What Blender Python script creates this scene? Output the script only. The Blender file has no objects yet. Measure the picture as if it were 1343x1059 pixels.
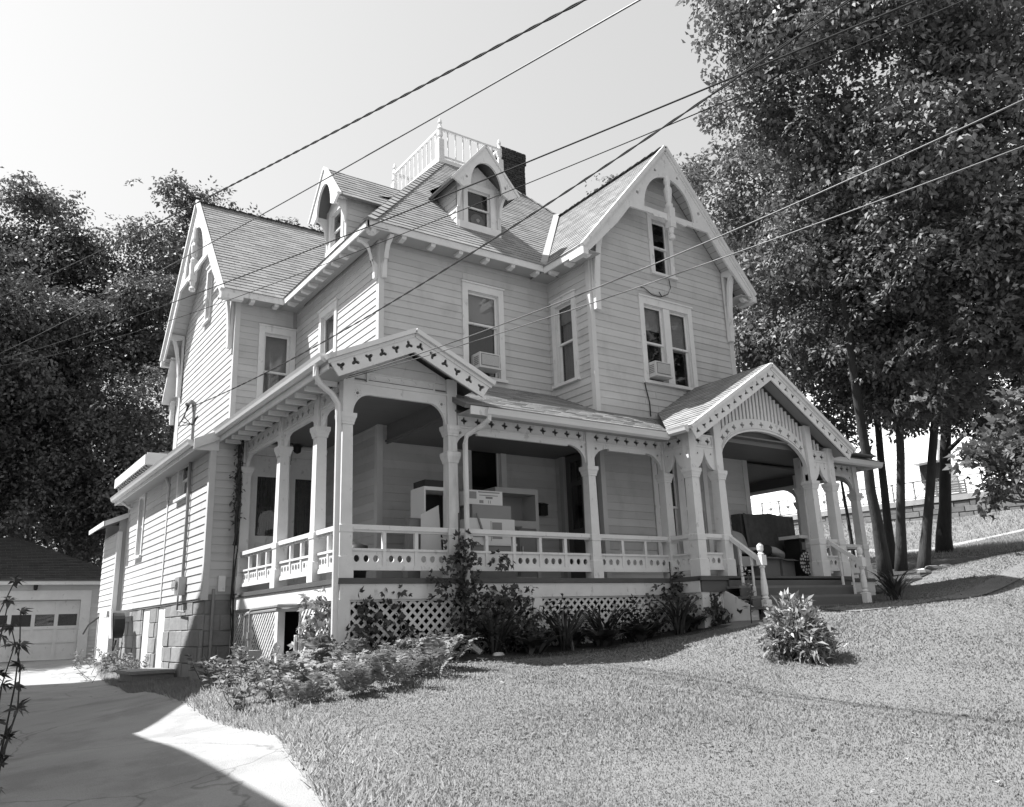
import bpy, math, random
import numpy as np
from mathutils import Vector, Matrix
from mathutils.geometry import tessellate_polygon

R = math.radians
rnd = random.Random(7)
scene = bpy.context.scene
col = scene.collection

# ------------------------------------------------------------------ camera
CAM = Vector((-4.718, -11.047, -0.664))
yaw, pit, rol = R(35.245), R(14.903), R(-1.992)
fw = Vector((math.sin(yaw)*math.cos(pit), math.cos(yaw)*math.cos(pit), math.sin(pit)))
rt = Vector((math.cos(yaw), -math.sin(yaw), 0)); up = rt.cross(fw)
rt2 = rt*math.cos(rol)+up*math.sin(rol); up2 = up*math.cos(rol)-rt*math.sin(rol)
cam = bpy.data.objects.new('camera', bpy.data.cameras.new('camera'))
cam.matrix_world = Matrix(((rt2.x, up2.x, -fw.x, CAM.x), (rt2.y, up2.y, -fw.y, CAM.y), (rt2.z, up2.z, -fw.z, CAM.z), (0, 0, 0, 1)))
cam.data.sensor_width = 36
cam.data.lens = 36*1070.3/1343
cam.data.clip_end = 2000
cam.data.clip_start = 0.05
col.objects.link(cam)
scene.camera = cam

# ------------------------------------------------------------------ sky, sun, exposure (black and white photograph)
SUN_AZ, SUN_EL = R(32), R(56)      # sun stands to the left (-X) and a little behind (+Y)
sd = Vector((-math.cos(SUN_EL)*math.cos(SUN_AZ), math.cos(SUN_EL)*math.sin(SUN_AZ), math.sin(SUN_EL)))
world = bpy.data.worlds.new('World'); scene.world = world; world.use_nodes = True
wn = world.node_tree; wn.nodes.clear()
sky = wn.nodes.new('ShaderNodeTexSky'); sky.sky_type = 'NISHITA'; sky.sun_disc = False
sky.sun_elevation = SUN_EL; sky.sun_rotation = math.atan2(sd.x, sd.y)
sky.air_density = 3.0; sky.dust_density = 0.5; sky.ozone_density = 1.0
# the film of the photograph is mostly blue-sensitive: sky colour is turned to grey with these weights
sp_ = wn.nodes.new('ShaderNodeSeparateColor')
m1 = wn.nodes.new('ShaderNodeMath'); m1.operation = 'MULTIPLY'; m1.inputs[1].default_value = .40
m2 = wn.nodes.new('ShaderNodeMath'); m2.operation = 'MULTIPLY_ADD'; m2.inputs[1].default_value = .60
bg = wn.nodes.new('ShaderNodeBackground'); bg.inputs['Strength'].default_value = 0.060
wo = wn.nodes.new('ShaderNodeOutputWorld')
wn.links.new(sky.outputs[0], sp_.inputs[0]); wn.links.new(sp_.outputs['Green'], m1.inputs[0]); wn.links.new(sp_.outputs['Blue'], m2.inputs[0]); wn.links.new(m1.outputs[0], m2.inputs[2])
wn.links.new(m2.outputs[0], bg.inputs[0]); wn.links.new(bg.outputs[0], wo.inputs[0])
sl = bpy.data.lights.new('sun', 'SUN'); sl.energy = 3.8; sl.angle = R(0.53); sl.color = (1, 1, 1)
so = bpy.data.objects.new('sun', sl); so.rotation_euler = sd.to_track_quat('Z', 'Y').to_euler(); col.objects.link(so)
scene.view_settings.view_transform = 'Standard'
scene.view_settings.look = 'None'
scene.view_settings.exposure = 1.47
scene.view_settings.gamma = 1.0
scene.render.film_transparent = False
scene.cycles.max_bounces = 6
scene.cycles.transparent_max_bounces = 12

# ------------------------------------------------------------------ materials (all neutral greys)
def mat(name, v, rough=0.7, var=0.0, scale=3.0, island=0.0, bump=0.0, bscale=40.0, spec=0.3, stretch=None, trans=0.0, metal=0.0, fine=0.0):
    m = bpy.data.materials.new(name); m.use_nodes = True
    nt = m.node_tree; b = nt.nodes['Principled BSDF']
    b.inputs['Roughness'].default_value = rough
    b.inputs['Specular IOR Level'].default_value = spec
    b.inputs['Metallic'].default_value = metal
    L = nt.links.new
    tc = nt.nodes.new('ShaderNodeTexCoord')
    vec = tc.outputs['Object']
    if stretch:
        mp = nt.nodes.new('ShaderNodeMapping'); mp.inputs['Scale'].default_value = stretch
        L(vec, mp.inputs[0]); vec = mp.outputs[0]
    def val(x):
        n = nt.nodes.new('ShaderNodeValue'); n.outputs[0].default_value = x; return n.outputs[0]
    def math_(op, a, c):
        n = nt.nodes.new('ShaderNodeMath'); n.operation = op
        for i, q in enumerate((a, c)):
            if isinstance(q, (int, float)): n.inputs[i].default_value = q
            else: L(q, n.inputs[i])
        return n.outputs[0]
    f = val(v)
    if var:
        n = nt.nodes.new('ShaderNodeTexNoise'); n.inputs['Scale'].default_value = scale; n.inputs['Detail'].default_value = 5; n.inputs['Roughness'].default_value = 0.6
        L(vec, n.inputs['Vector'])
        f = math_('MULTIPLY', f, math_('ADD', math_('MULTIPLY', n.outputs[0], 2*var), 1-var))
    if fine:
        n = nt.nodes.new('ShaderNodeTexNoise'); n.inputs['Scale'].default_value = bscale; n.inputs['Detail'].default_value = 3
        L(vec, n.inputs['Vector'])
        f = math_('MULTIPLY', f, math_('ADD', math_('MULTIPLY', n.outputs[0], 2*fine), 1-fine))
    if island:
        g = nt.nodes.new('ShaderNodeNewGeometry')
        o = nt.nodes.new('ShaderNodeObjectInfo')
        r = math_('FRACT', math_('ADD', g.outputs['Random Per Island'], math_('MULTIPLY', o.outputs['Random'], 3.7)), 0)
        f = math_('MULTIPLY', f, math_('ADD', math_('MULTIPLY', r, 2*island), 1-island))
    cb = nt.nodes.new('ShaderNodeCombineColor')
    for i in range(3): L(f, cb.inputs[i])
    L(cb.outputs[0], b.inputs['Base Color'])
    if bump:
        n = nt.nodes.new('ShaderNodeTexNoise'); n.inputs['Scale'].default_value = bscale; n.inputs['Detail'].default_value = 4
        L(vec, n.inputs['Vector'])
        bp = nt.nodes.new('ShaderNodeBump'); bp.inputs['Strength'].default_value = bump; bp.inputs['Distance'].default_value = 0.02
        L(n.outputs[0], bp.inputs['Height']); L(bp.outputs[0], b.inputs['Normal'])
    if trans:
        tr = nt.nodes.new('ShaderNodeBsdfTranslucent'); L(cb.outputs[0], tr.inputs[0])
        mx = nt.nodes.new('ShaderNodeMixShader'); mx.inputs[0].default_value = trans
        L(b.outputs[0], mx.inputs[1]); L(tr.outputs[0], mx.inputs[2])
        L(mx.outputs[0], nt.nodes['Material Output'].inputs[0])
    return m

def glass_mat():
    m = bpy.data.materials.new('window_glass'); m.use_nodes = True
    nt = m.node_tree; nt.nodes.clear(); L = nt.links.new
    o = nt.nodes.new('ShaderNodeOutputMaterial'); t = nt.nodes.new('ShaderNodeBsdfTransparent'); g = nt.nodes.new('ShaderNodeBsdfGlossy')
    t.inputs[0].default_value = (.8, .8, .8, 1); g.inputs['Roughness'].default_value = 0.02; g.inputs[0].default_value = (.9, .9, .9, 1)
    lw = nt.nodes.new('ShaderNodeLayerWeight'); lw.inputs['Blend'].default_value = 0.5
    pw = nt.nodes.new('ShaderNodeMath'); pw.operation = 'POWER'; pw.inputs[1].default_value = 5; L(lw.outputs['Facing'], pw.inputs[0])
    fr = nt.nodes.new('ShaderNodeMath'); fr.operation = 'MULTIPLY_ADD'; fr.inputs[1].default_value = .85; fr.inputs[2].default_value = .045; L(pw.outputs[0], fr.inputs[0])
    nz = nt.nodes.new('ShaderNodeTexNoise'); nz.inputs['Scale'].default_value = 2.5
    bp = nt.nodes.new('ShaderNodeBump'); bp.inputs['Strength'].default_value = 0.06
    L(nz.outputs[0], bp.inputs['Height']); L(bp.outputs[0], g.inputs['Normal'])
    mx = nt.nodes.new('ShaderNodeMixShader')
    L(fr.outputs[0], mx.inputs[0]); L(t.outputs[0], mx.inputs[1]); L(g.outputs[0], mx.inputs[2]); L(mx.outputs[0], o.inputs[0])
    return m

M_SIDING = mat('siding_paint', .49, .6, .14, 1.0, island=.08, bump=.06, bscale=60, stretch=(1, 1, 5))
M_SIDING2 = mat('addition_siding_paint', .50, .6, .14, 1.0, island=.08, bump=.06, bscale=60, stretch=(1, 1, 5))
M_BACK = mat('wall_sheathing', .34, .8)
M_TRIM = mat('white_trim_paint', .66, .55, .16, 3.5, bump=.06, bscale=70, fine=.04)
def peel(m, amt=.55, lo=.60, hi=.68, scale=9):
    nt = m.node_tree; L = nt.links.new; b = nt.nodes['Principled BSDF']; src = b.inputs['Base Color'].links[0].from_socket
    tc = nt.nodes.new('ShaderNodeTexCoord'); mp = nt.nodes.new('ShaderNodeMapping'); mp.inputs['Scale'].default_value = (1, 1, .5); nz = nt.nodes.new('ShaderNodeTexNoise'); nz.inputs['Scale'].default_value = scale; nz.inputs['Detail'].default_value = 8; nz.inputs['Roughness'].default_value = .65
    L(tc.outputs['Object'], mp.inputs[0]); L(mp.outputs[0], nz.inputs['Vector'])
    rp = nt.nodes.new('ShaderNodeMapRange'); rp.inputs[1].default_value = lo; rp.inputs[2].default_value = hi; rp.inputs[3].default_value = 1; rp.inputs[4].default_value = amt; L(nz.outputs[0], rp.inputs[0])
    mu = nt.nodes.new('ShaderNodeMixRGB'); mu.blend_type = 'MULTIPLY'; mu.inputs[0].default_value = 1; L(src, mu.inputs[1]); L(rp.outputs[0], mu.inputs[2]); L(mu.outputs[0], b.inputs['Base Color'])
peel(M_TRIM, .72); peel(M_SIDING, .86, .52, .70, 2.5); peel(M_SIDING2, .86, .52, .70, 2.5)
M_TRIMW = mat('worn_trim_paint', .58, .7, .45, 7, bump=.25, bscale=30, stretch=(1, 1, .25))
M_SHINGLE = mat('asphalt_shingle', .25, .9, .12, 1.0, island=.16, bump=.12, bscale=160, fine=.14)
M_SHINGLE_D = mat('dark_shingle', .045, .9, .2, 1.0, island=.2, bump=.3, bscale=120, fine=.15)
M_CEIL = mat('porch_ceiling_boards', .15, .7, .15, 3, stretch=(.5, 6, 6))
M_ROOFDECK = mat('roof_deck', .16, .9, .1)
M_CORNER = mat('corner_board_paint', .56, .6, .12, 3)
M_SOFFIT2 = mat('bounce_lit_soffit_paint', .55, .6, .1, 2)  # lighter soffit copy, bounced light under the rakes put into the colour
M_SOFFIT = mat('shaded_soffit_paint', .36, .6, .08, 2)  # darker soffit copy, shade under the eaves put into the colour
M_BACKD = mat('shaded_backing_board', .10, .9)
M_DARK = mat('dark_void', .02, .9)
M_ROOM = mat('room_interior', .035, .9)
M_SHADE = mat('window_shade', .42, .8, .12, 3)
M_CURT = mat('curtain_cloth', .34, .9, .25, 6, stretch=(6, 6, .4))
M_GLASS = glass_mat()
M_STONE = mat('foundation_stone', .25, .9, .25, 2.5, island=.12, bump=.5, bscale=14, fine=.15)
M_MORTAR = mat('mortar', .22, .95, .2, 8)
M_BRICK = mat('dark_brick', .045, .9, .3, 6, island=.3, bump=.3, bscale=40)
M_CONC = mat('concrete_drive', .30, .9, .26, .9, bump=.4, bscale=90, fine=.22)
def cracks(m, scale=.55):
    nt = m.node_tree; L = nt.links.new; b = nt.nodes['Principled BSDF']; src = b.inputs['Base Color'].links[0].from_socket
    tc = nt.nodes.new('ShaderNodeTexCoord'); nz = nt.nodes.new('ShaderNodeTexNoise'); nz.inputs['Scale'].default_value = 1.6; nz.inputs['Detail'].default_value = 6
    ad = nt.nodes.new('ShaderNodeMixRGB'); ad.blend_type = 'ADD'; ad.inputs[0].default_value = .55; L(tc.outputs['Object'], nz.inputs['Vector']); L(tc.outputs['Object'], ad.inputs[1]); L(nz.outputs['Color'], ad.inputs[2])
    vo = nt.nodes.new('ShaderNodeTexVoronoi'); vo.feature = 'DISTANCE_TO_EDGE'; vo.inputs['Scale'].default_value = scale; L(ad.outputs[0], vo.inputs['Vector'])
    rp = nt.nodes.new('ShaderNodeMapRange'); rp.inputs[1].default_value = .0; rp.inputs[2].default_value = .009; rp.inputs[3].default_value = .62; rp.inputs[4].default_value = 1; L(vo.outputs['Distance'], rp.inputs[0])
    mu = nt.nodes.new('ShaderNodeMixRGB'); mu.blend_type = 'MULTIPLY'; mu.inputs[0].default_value = 1; L(src, mu.inputs[1]); L(rp.outputs[0], mu.inputs[2]); L(mu.outputs[0], b.inputs['Base Color'])
cracks(M_CONC); peel(M_CONC, .80, .50, .62, 1.1)
M_DECK = mat('porch_floor_paint', .09, .7, .25, 4, bump=.1)
M_STEP = mat('step_paint', .10, .65, .25, 3, bump=.1, stretch=(.4, 2, 2))
M_TREAD = mat('worn_tread_paint', .14, .6, .35, 5, bump=.1, stretch=(.4, 2, 2))
M_METAL = mat('galvanised_metal', .38, .45, .15, 5, metal=.4, spec=.5)
M_FLASH = mat('weathered_flashing', .33, .7, .2, 5)
M_PIPE = mat('grey_pipe', .26, .6, .2, 8)
M_GUT = mat('gutter_paint', .62, .4, .1, 3)
M_BLACK = mat('black_plastic', .02, .5)
M_WIRE = mat('cable_rubber', .03, .8, spec=.15)
M_WIRE2 = mat('weathered_cable', .09, .45, .3, 8, spec=.6)
M_BARK = mat('bark', .05, .95, .6, 2.2, bump=.9, bscale=9, stretch=(3, 3, .6), fine=.2)
M_LEAF = mat('leaf', .18, .45, .2, .4, island=.4, trans=.22, spec=.3)
M_LEAF_D = mat('dark_leaf', .125, .5, .2, .4, island=.4, trans=.25, spec=.25)
M_LEAF_L = mat('light_leaf', .27, .45, .2, 1.5, island=.4, trans=.25, spec=.4)
M_FERN = mat('fern_leaf', .225, .55, .2, 2, island=.35, trans=.25)
M_VINE = mat('vine_leaf', .045, .4, .2, 2, island=.45, trans=.15, spec=.5)
M_HOSTA = mat('hosta_leaf', .065, .4, .2, 2, island=.5, trans=.15, spec=.5)
M_GRASS = mat('grass_blade', .33, .6, .32, .45, island=.10, trans=.45, fine=.10, bscale=2.6)
def lift_normal(m, k=.8):
    nt = m.node_tree; g = nt.nodes.new('ShaderNodeNewGeometry'); mx = nt.nodes.new('ShaderNodeMix'); mx.data_type = 'VECTOR'; mx.inputs[0].default_value = k
    nt.links.new(g.outputs['Normal'], mx.inputs[4]); mx.inputs[5].default_value = (0, 0, 1); nt.links.new(mx.outputs[1], nt.nodes['Principled BSDF'].inputs['Normal'])
lift_normal(M_GRASS, .88)
M_GRASS2 = mat('clover_leaf', .22, .6, .2, 1.5, island=.2, trans=.4); lift_normal(M_GRASS2, .75)
M_LAWN = mat('lawn_soil', .17, .95, .26, .45, bump=.3, bscale=40, fine=.12)
M_APPL = mat('white_enamel', .68, .35, .05, 2)
M_BOXW = mat('printed_carton', .62, .7, .06, 4)
M_CARD = mat('cardboard', .17, .8, .15, 3)
M_CARDG = mat('grey_carton', .25, .8, .1, 3)
M_PANEL = mat('cream_panel', .55, .6, .06, 3)
M_HUTCH = mat('grey_hutch_paint', .36, .6, .12, 3)
M_CLOTH = mat('patterned_throw', .075, .95, .6, 7, bump=.3, bscale=30)
M_PILLOW = mat('pillow_cloth', .32, .95, .2, 5)
M_WHITEB = mat('bright_white_siding', .8, .6, .04, 1)
M_BANK = mat('bank_stone', .15, .95, .3, 1.5, island=.2, bump=.7, bscale=6, fine=.2)
M_AC = mat('air_conditioner_case', .52, .5, .08, 4)
M_ACG = mat('air_conditioner_grille', .2, .6)
M_RAILM = mat('bridge_rail_metal', .12, .6)

# ------------------------------------------------------------------ helpers
def tag(o, label=None, cat=None, group=None, kind=None):
    if label: o['label'] = label
    if cat: o['category'] = cat
    if group: o['group'] = group
    if kind: o['kind'] = kind
    return o

def empty(name, loc, label, cat, group=None):
    o = bpy.data.objects.new(name, None); o.location = loc; o.empty_display_size = .2
    col.objects.link(o); return tag(o, label, cat, group)

def link(name, me, m, parent=None, smooth=False):
    if m and not me.materials: me.materials.append(m)
    o = bpy.data.objects.new(name, me); col.objects.link(o)
    if parent:
        p, off = parent, Vector()
        while p: off += p.location; p = p.parent
        me.transform(Matrix.Translation(-off)) if 'rooted' not in me else None
        o.parent = parent
    if smooth:
        me.polygons.foreach_set('use_smooth', [True]*len(me.polygons))
    return o

class MB:
    def __init__(s): s.v = []; s.f = []
    def add(s, vs, fs):
        n = len(s.v); s.v += [tuple(q) for q in vs]; s.f += [tuple(i+n for i in f) for f in fs]
    def hexa(s, p):   # p: 4 bottom, 4 top
        s.add(p, [(3, 2, 1, 0), (4, 5, 6, 7), (0, 1, 5, 4), (1, 2, 6, 5), (2, 3, 7, 6), (3, 0, 4, 7)])
    def box(s, x0, y0, z0, x1, y1, z1):
        x0, x1 = min(x0, x1), max(x0, x1); y0, y1 = min(y0, y1), max(y0, y1); z0, z1 = min(z0, z1), max(z0, z1)
        s.hexa([(x0, y0, z0), (x1, y0, z0), (x1, y1, z0), (x0, y1, z0), (x0, y0, z1), (x1, y0, z1), (x1, y1, z1), (x0, y1, z1)])
    def fbox(s, F, u0, v0, d0, u1, v1, d1):
        s.hexa([F(u0, v0, d1), F(u1, v0, d1), F(u1, v0, d0), F(u0, v0, d0), F(u0, v1, d1), F(u1, v1, d1), F(u1, v1, d0), F(u0, v1, d0)])
    def prism(s, F, poly, d0, d1):
        n = len(poly)
        s.add([F(u, v, d0) for u, v in poly]+[F(u, v, d1) for u, v in poly],
              [tuple(range(n-1, -1, -1)), tuple(range(n, 2*n))]+[(i, (i+1) % n, n+(i+1) % n, n+i) for i in range(n)])
    def fret(s, F, outline, holes, d0, d1):
        loops = [outline]+holes; flat = [p for l in loops for p in l]; n = len(flat)
        tris = tessellate_polygon([[Vector((p[0], p[1], 0)) for p in l] for l in loops])
        fs = []
        for a, b, c in tris:
            A, B, Cc = flat[a], flat[b], flat[c]
            ar = (B[0]-A[0])*(Cc[1]-A[1])-(B[1]-A[1])*(Cc[0]-A[0])
            if abs(ar) < 1e-9: continue
            if ar < 0: b, c = c, b
            fs += [(a+n, b+n, c+n), (c, b, a)]
        k = 0
        for l in loops:
            m = len(l)
            for i in range(m): fs.append((k+i, k+(i+1) % m, k+(i+1) % m+n, k+i+n))
            k += m
        s.add([F(u, v, d0) for u, v in flat]+[F(u, v, d1) for u, v in flat], fs)
    def bar(s, a, b, w, h, upv=(0, 0, 1)):
        a = Vector(a); b = Vector(b); t = (b-a).normalized(); sd_ = t.cross(Vector(upv))
        sd_ = sd_.normalized() if sd_.length > 1e-6 else Vector((1, 0, 0)); u_ = sd_.cross(t)
        x = sd_*w/2; y = u_*h/2
        s.hexa([a-x-y, a+x-y, a+x+y, a-x+y, b-x-y, b+x-y, b+x+y, b-x+y])
    def tube(s, path, r, n=8, caps=True):
        path = [Vector(p) for p in path]; m = len(path)
        rs = r if isinstance(r, (list, tuple)) else [r]*m
        ref = Vector((0.3, 0.2, 1)).normalized(); vs = []
        for i, p in enumerate(path):
            t = (path[min(i+1, m-1)]-path[max(i-1, 0)]).normalized()
            if abs(t.dot(ref)) > .95: ref2 = Vector((1, 0, 0))
            else: ref2 = ref
            x = t.cross(ref2).normalized(); y = t.cross(x)
            for k in range(n):
                a = 2*math.pi*k/n; vs.append(p+(x*math.cos(a)+y*math.sin(a))*rs[i])
        fs = [(i*n+k, i*n+(k+1) % n, (i+1)*n+(k+1) % n, (i+1)*n+k) for i in range(m-1) for k in range(n)]
        if caps: fs += [tuple(range(n-1, -1, -1)), tuple(range((m-1)*n, m*n))]
        s.add(vs, fs)
    def lathe(s, x, y, prof, n=10, sq=False):
        if sq: n = 4
        vs = []; k2 = math.sqrt(2) if sq else 1
        for z, r in prof:
            for k in range(n):
                a = 2*math.pi*k/n+(math.pi/4 if sq else 0); vs.append((x+math.cos(a)*r*k2, y+math.sin(a)*r*k2, z))
        m = len(prof)
        fs = [(i*n+k, i*n+(k+1) % n, (i+1)*n+(k+1) % n, (i+1)*n+k) for i in range(m-1) for k in range(n)]
        fs += [tuple(range(n-1, -1, -1)), tuple(range((m-1)*n, m*n))]
        s.add(vs, fs)
    def mesh(s, name):
        me = bpy.data.meshes.new(name); me.from_pydata(s.v, [], s.f); me.update(); return me
    def build(s, name, m, parent=None, smooth=False):
        return link(name, s.mesh(name), m, parent, smooth)

def frame(O, U, V, N=None):
    O = Vector(O); U = Vector(U).normalized(); V = Vector(V).normalized(); N = U.cross(V) if N is None else Vector(N)
    F = lambda u, v, d=0.0: O+U*u+V*v+N*d
    F.N = N; F.U = U; F.V = V; F.O = O
    return F

def foil(cx, cy, a, n, rot=0.0, amp=.42, pts=18):
    return [(cx+math.cos(t+rot)*a*(1+amp*math.cos(n*t))/(1+amp), cy+math.sin(t+rot)*a*(1+amp*math.cos(n*t))/(1+amp)) for t in [2*math.pi*k/pts for k in range(pts)]]
def disc(cx, cy, a, b=None, pts=12):
    b = b or a
    return [(cx+a*math.cos(2*math.pi*k/pts), cy+b*math.sin(2*math.pi*k/pts)) for k in range(pts)]

def np_mesh(name, verts, quads, m, parent=None, tri=False):
    me = bpy.data.meshes.new(name); k = quads.shape[1]
    me.vertices.add(len(verts)); me.vertices.foreach_set('co', verts.astype(np.float32).ravel())
    me.loops.add(quads.size); me.loops.foreach_set('vertex_index', quads.astype(np.int32).ravel())
    me.polygons.add(len(quads)); me.polygons.foreach_set('loop_start', np.arange(0, quads.size, k, dtype=np.int32))
    me.update(calc_edges=True)
    return link(name, me, m, parent)

# ------------------------------------------------------------------ ground height
CP = np.array([(-4.7, -11, -2.22), (-10, -14, -2.2), (5, -14, -2.1), (15, -10, -.8), (3, -7.3, -1.75), (-2.1, -3.6, -1.6), (-1.9, -.9, -1.6), (-1.9, 3.6, -1.6), (-1.3, 10, -1.58),
  (-1.2, 14, -1.52), (-.5, 20, -1.35), (-5, 20, -1.4), (-5, 5, -1.65), (-12, 5, -1.7), (-12, 20, -1.5), (0, 0, -1.1), (2, -.1, -1.13), (4.6, 0, -1.05), (6.5, 0, -.95), (7.5, -1.3, -.72),
  (10.6, -1.3, -.55), (5.1, -3.8, -1.3), (-.54, 5, -1.47), (-.54, 7.3, -1.52), (-.54, 12.3, -1.3), (0, 4, -1.28), (12.5, -3, -.52), (13, 0, -.4), (14.9, .3, -.2), (17, -1.4, .5),
  (19.2, 2.2, .23), (18.3, 2.8, .4), (25.7, 4.9, 1.2), (36, 11, 2.2), (33, -2, 2.3), (39.6, 16.6, 4.15), (41.2, 9.3, 4.05), (38.9, 19.6, 4.25), (45, -4, 3.7), (46, 14, 4.9), (60, 15, 5.4), (60, 40, 5.5),
  (5, 25, -.8), (10, 40, 0), (-5, 45, -1), (25, 25, 2.0), (-30, -10, -2.2), (-30, 40, -1.2), (30, -30, -.5), (0, -35, -2.4), (60, -20, 3.5), (30, 60, 2), (90, 60, 6), (-60, 60, -1), (-60, -40, -2), (90, -40, 4), (39, 26, 4.2)])
def _phi(r2): return np.where(r2 > 1e-12, .5*r2*np.log(np.maximum(r2, 1e-12)), 0)
def _fit():
    P_ = CP[:, :2]; n = len(P_); d = ((P_[:, None]-P_[None])**2).sum(-1)
    A = np.zeros((n+3, n+3)); A[:n, :n] = _phi(d)+np.eye(n)*.02; A[:n, n] = 1; A[:n, n+1:] = P_; A[n, :n] = 1; A[n+1:, :n] = P_.T
    return np.linalg.solve(A, np.concatenate([CP[:, 2], np.zeros(3)]))
_W = _fit()
def gz(x, y):
    x = np.asarray(x, float); y = np.asarray(y, float); sh = x.shape
    x = np.clip(x.ravel(), -60, 90); y = np.clip(y.ravel(), -40, 60)
    d = (x[:, None]-CP[None, :, 0])**2+(y[:, None]-CP[None, :, 1])**2
    z = _phi(d)@_W[:-3]+_W[-3]+_W[-2]*x+_W[-1]*y
    z = z+.025*np.sin(x*1.7+.6*y)*np.sin(y*1.3-.4*x)
    return z.reshape(sh)
def gz1(x, y): return float(gz(np.array([x]), np.array([y]))[0])
def in_drive(x, y):
    e = np.interp(y, [-40, -6, -3.6, -1, 3.6, 10, 15, 19], [-4.6, -2.55, -2.05, -1.95, -1.85, -1.35, -.9, -.3])
    return (x < e) & (x > -5.4) & (y < 19.4)
def build_ground():
    xs = np.concatenate([np.linspace(-400, -30, 16)[:-1], np.linspace(-30, -8, 23)[:-1], np.linspace(-8, 16, 121)[:-1], np.linspace(16, 50, 69)[:-1], np.linspace(50, 500, 24)])
    ys = np.concatenate([np.linspace(-300, -20, 14)[:-1], np.linspace(-20, -10, 21)[:-1], np.linspace(-10, 8, 91)[:-1], np.linspace(8, 40, 65)[:-1], np.linspace(40, 600, 28)])
    X, Y = np.meshgrid(xs, ys); Z = gz(X, Y)
    far = np.hypot(X, Y); Z = np.where(far > 120, Z*np.clip(1-(far-120)/200, 0, 1), Z)
    v = np.stack([X, Y, Z], -1).reshape(-1, 3); nx = len(xs)
    i, j = np.meshgrid(np.arange(len(ys)-1), np.arange(nx-1), indexing='ij'); a = (i*nx+j).ravel()
    o = np_mesh('lawn', v, np.stack([a, a+1, a+nx+1, a+nx], 1), M_LAWN)
    o.data.polygons.foreach_set('use_smooth', [True]*len(o.data.polygons)); tag(o, kind='structure')
    # concrete drive
    ys = np.linspace(-22, 19.4, 260); es = np.interp(ys, [-40, -6, -3.6, -1, 3.6, 10, 15, 19], [-4.6, -2.55, -2.05, -1.95, -1.85, -1.35, -.9, -.3])
    es = es+.03*np.sin(ys*1.3)+.02*np.sin(ys*3.1)
    ts = np.linspace(0, 1, 9); X = -5.4+(es[:, None]+5.4+.03)*ts[None]; Y = np.repeat(ys[:, None], 9, 1); Z = gz(X, Y)+.022
    Z[:, -1] -= .012
    v = np.stack([X, Y, Z], -1).reshape(-1, 3)
    i, j = np.meshgrid(np.arange(len(ys)-1), np.arange(8), indexing='ij'); a = (i*9+j).ravel()
    o = np_mesh('driveway', v, np.stack([a, a+1, a+10, a+9], 1), M_CONC); tag(o, kind='structure')
    # hillside lane in the sun beyond the trees
    pts = [(40.5, -8), (37.5, 4), (35.0, 11), (33, 18), (31, 26)]
    pts = [(float(np.interp(q, range(5), [p[0] for p in pts])), float(np.interp(q, range(5), [p[1] for p in pts]))) for q in np.linspace(0, 4, 60)]; vs = []
    for k, (x, y) in enumerate(pts):
        for q in (-.45, .45):
            vs.append((x+q, y, gz1(x+q, y)+.03))
    o = np_mesh('lane', np.array(vs), np.array([(2*k, 2*k+1, 2*k+3, 2*k+2) for k in range(len(pts)-1)]), M_CONC); tag(o, kind='structure')
    # walk in front of the steps
    xs = np.linspace(7.4, 22, 30); vs = []
    for k, x in enumerate(xs):
        for q in (-.33, .33):
            y = -2.15-.02*(x-8)**1.2+q; vs.append((x, y, gz1(x, y)+.02))
    o = np_mesh('path', np.array(vs), np.array([(2*k, 2*k+2, 2*k+3, 2*k+1) for k in range(len(xs)-1)]), mat('worn_path', .17, .95, .3, 3, bump=.5, bscale=60, fine=.3)); tag(o, kind='structure')
build_ground()

# ------------------------------------------------------------------ the house
def projpx(p):
    d = Vector(p)-CAM; z = d.dot(fw)
    if z <= .1: return None
    return (512+816.1*d.dot(rt2)/z, 403.5-816.1*d.dot(up2)/z)
def pxarea(pts):
    q = [projpx(p) for p in pts]
    if any(a is None for a in q): return 0
    if not any(-20 < a[0] < 1044 and -20 < a[1] < 827 for a in q): return 0
    return abs(sum(q[i][0]*q[(i+1) % len(q)][1]-q[(i+1) % len(q)][0]*q[i][1] for i in range(len(q))))/2

house = empty('victorian_house', (5, 5, -1.2), 'tall gabled clapboard house with a fretwork porch wrapped round its front corner', 'house')
H = lambda mb, name, m, parent=None, smooth=False: mb.build(name, m, parent or house, smooth)
def boxes(name, m, lst, parent=None):
    for q in lst:
        b = MB(); b.box(*q); H(b, name, m, parent)
X = Vector((1, 0, 0)); Y = Vector((0, 1, 0)); Z = Vector((0, 0, 1))
def front(y, x=0): return frame((x, y, 0), X, Z)           # u = x, outward -y
def left(x): return frame((x, 0, 0), -Y, Z)                # u = -y, outward -x
def right(x): return frame((x, 0, 0), Y, Z)
def back(y): return frame((0, y, 0), -X, Z)
XM, YM, XG, YG, XGR, YW, XW = 1.814, 2.569, 5.992, 1.114, 10.405, 7.131, .365

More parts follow.
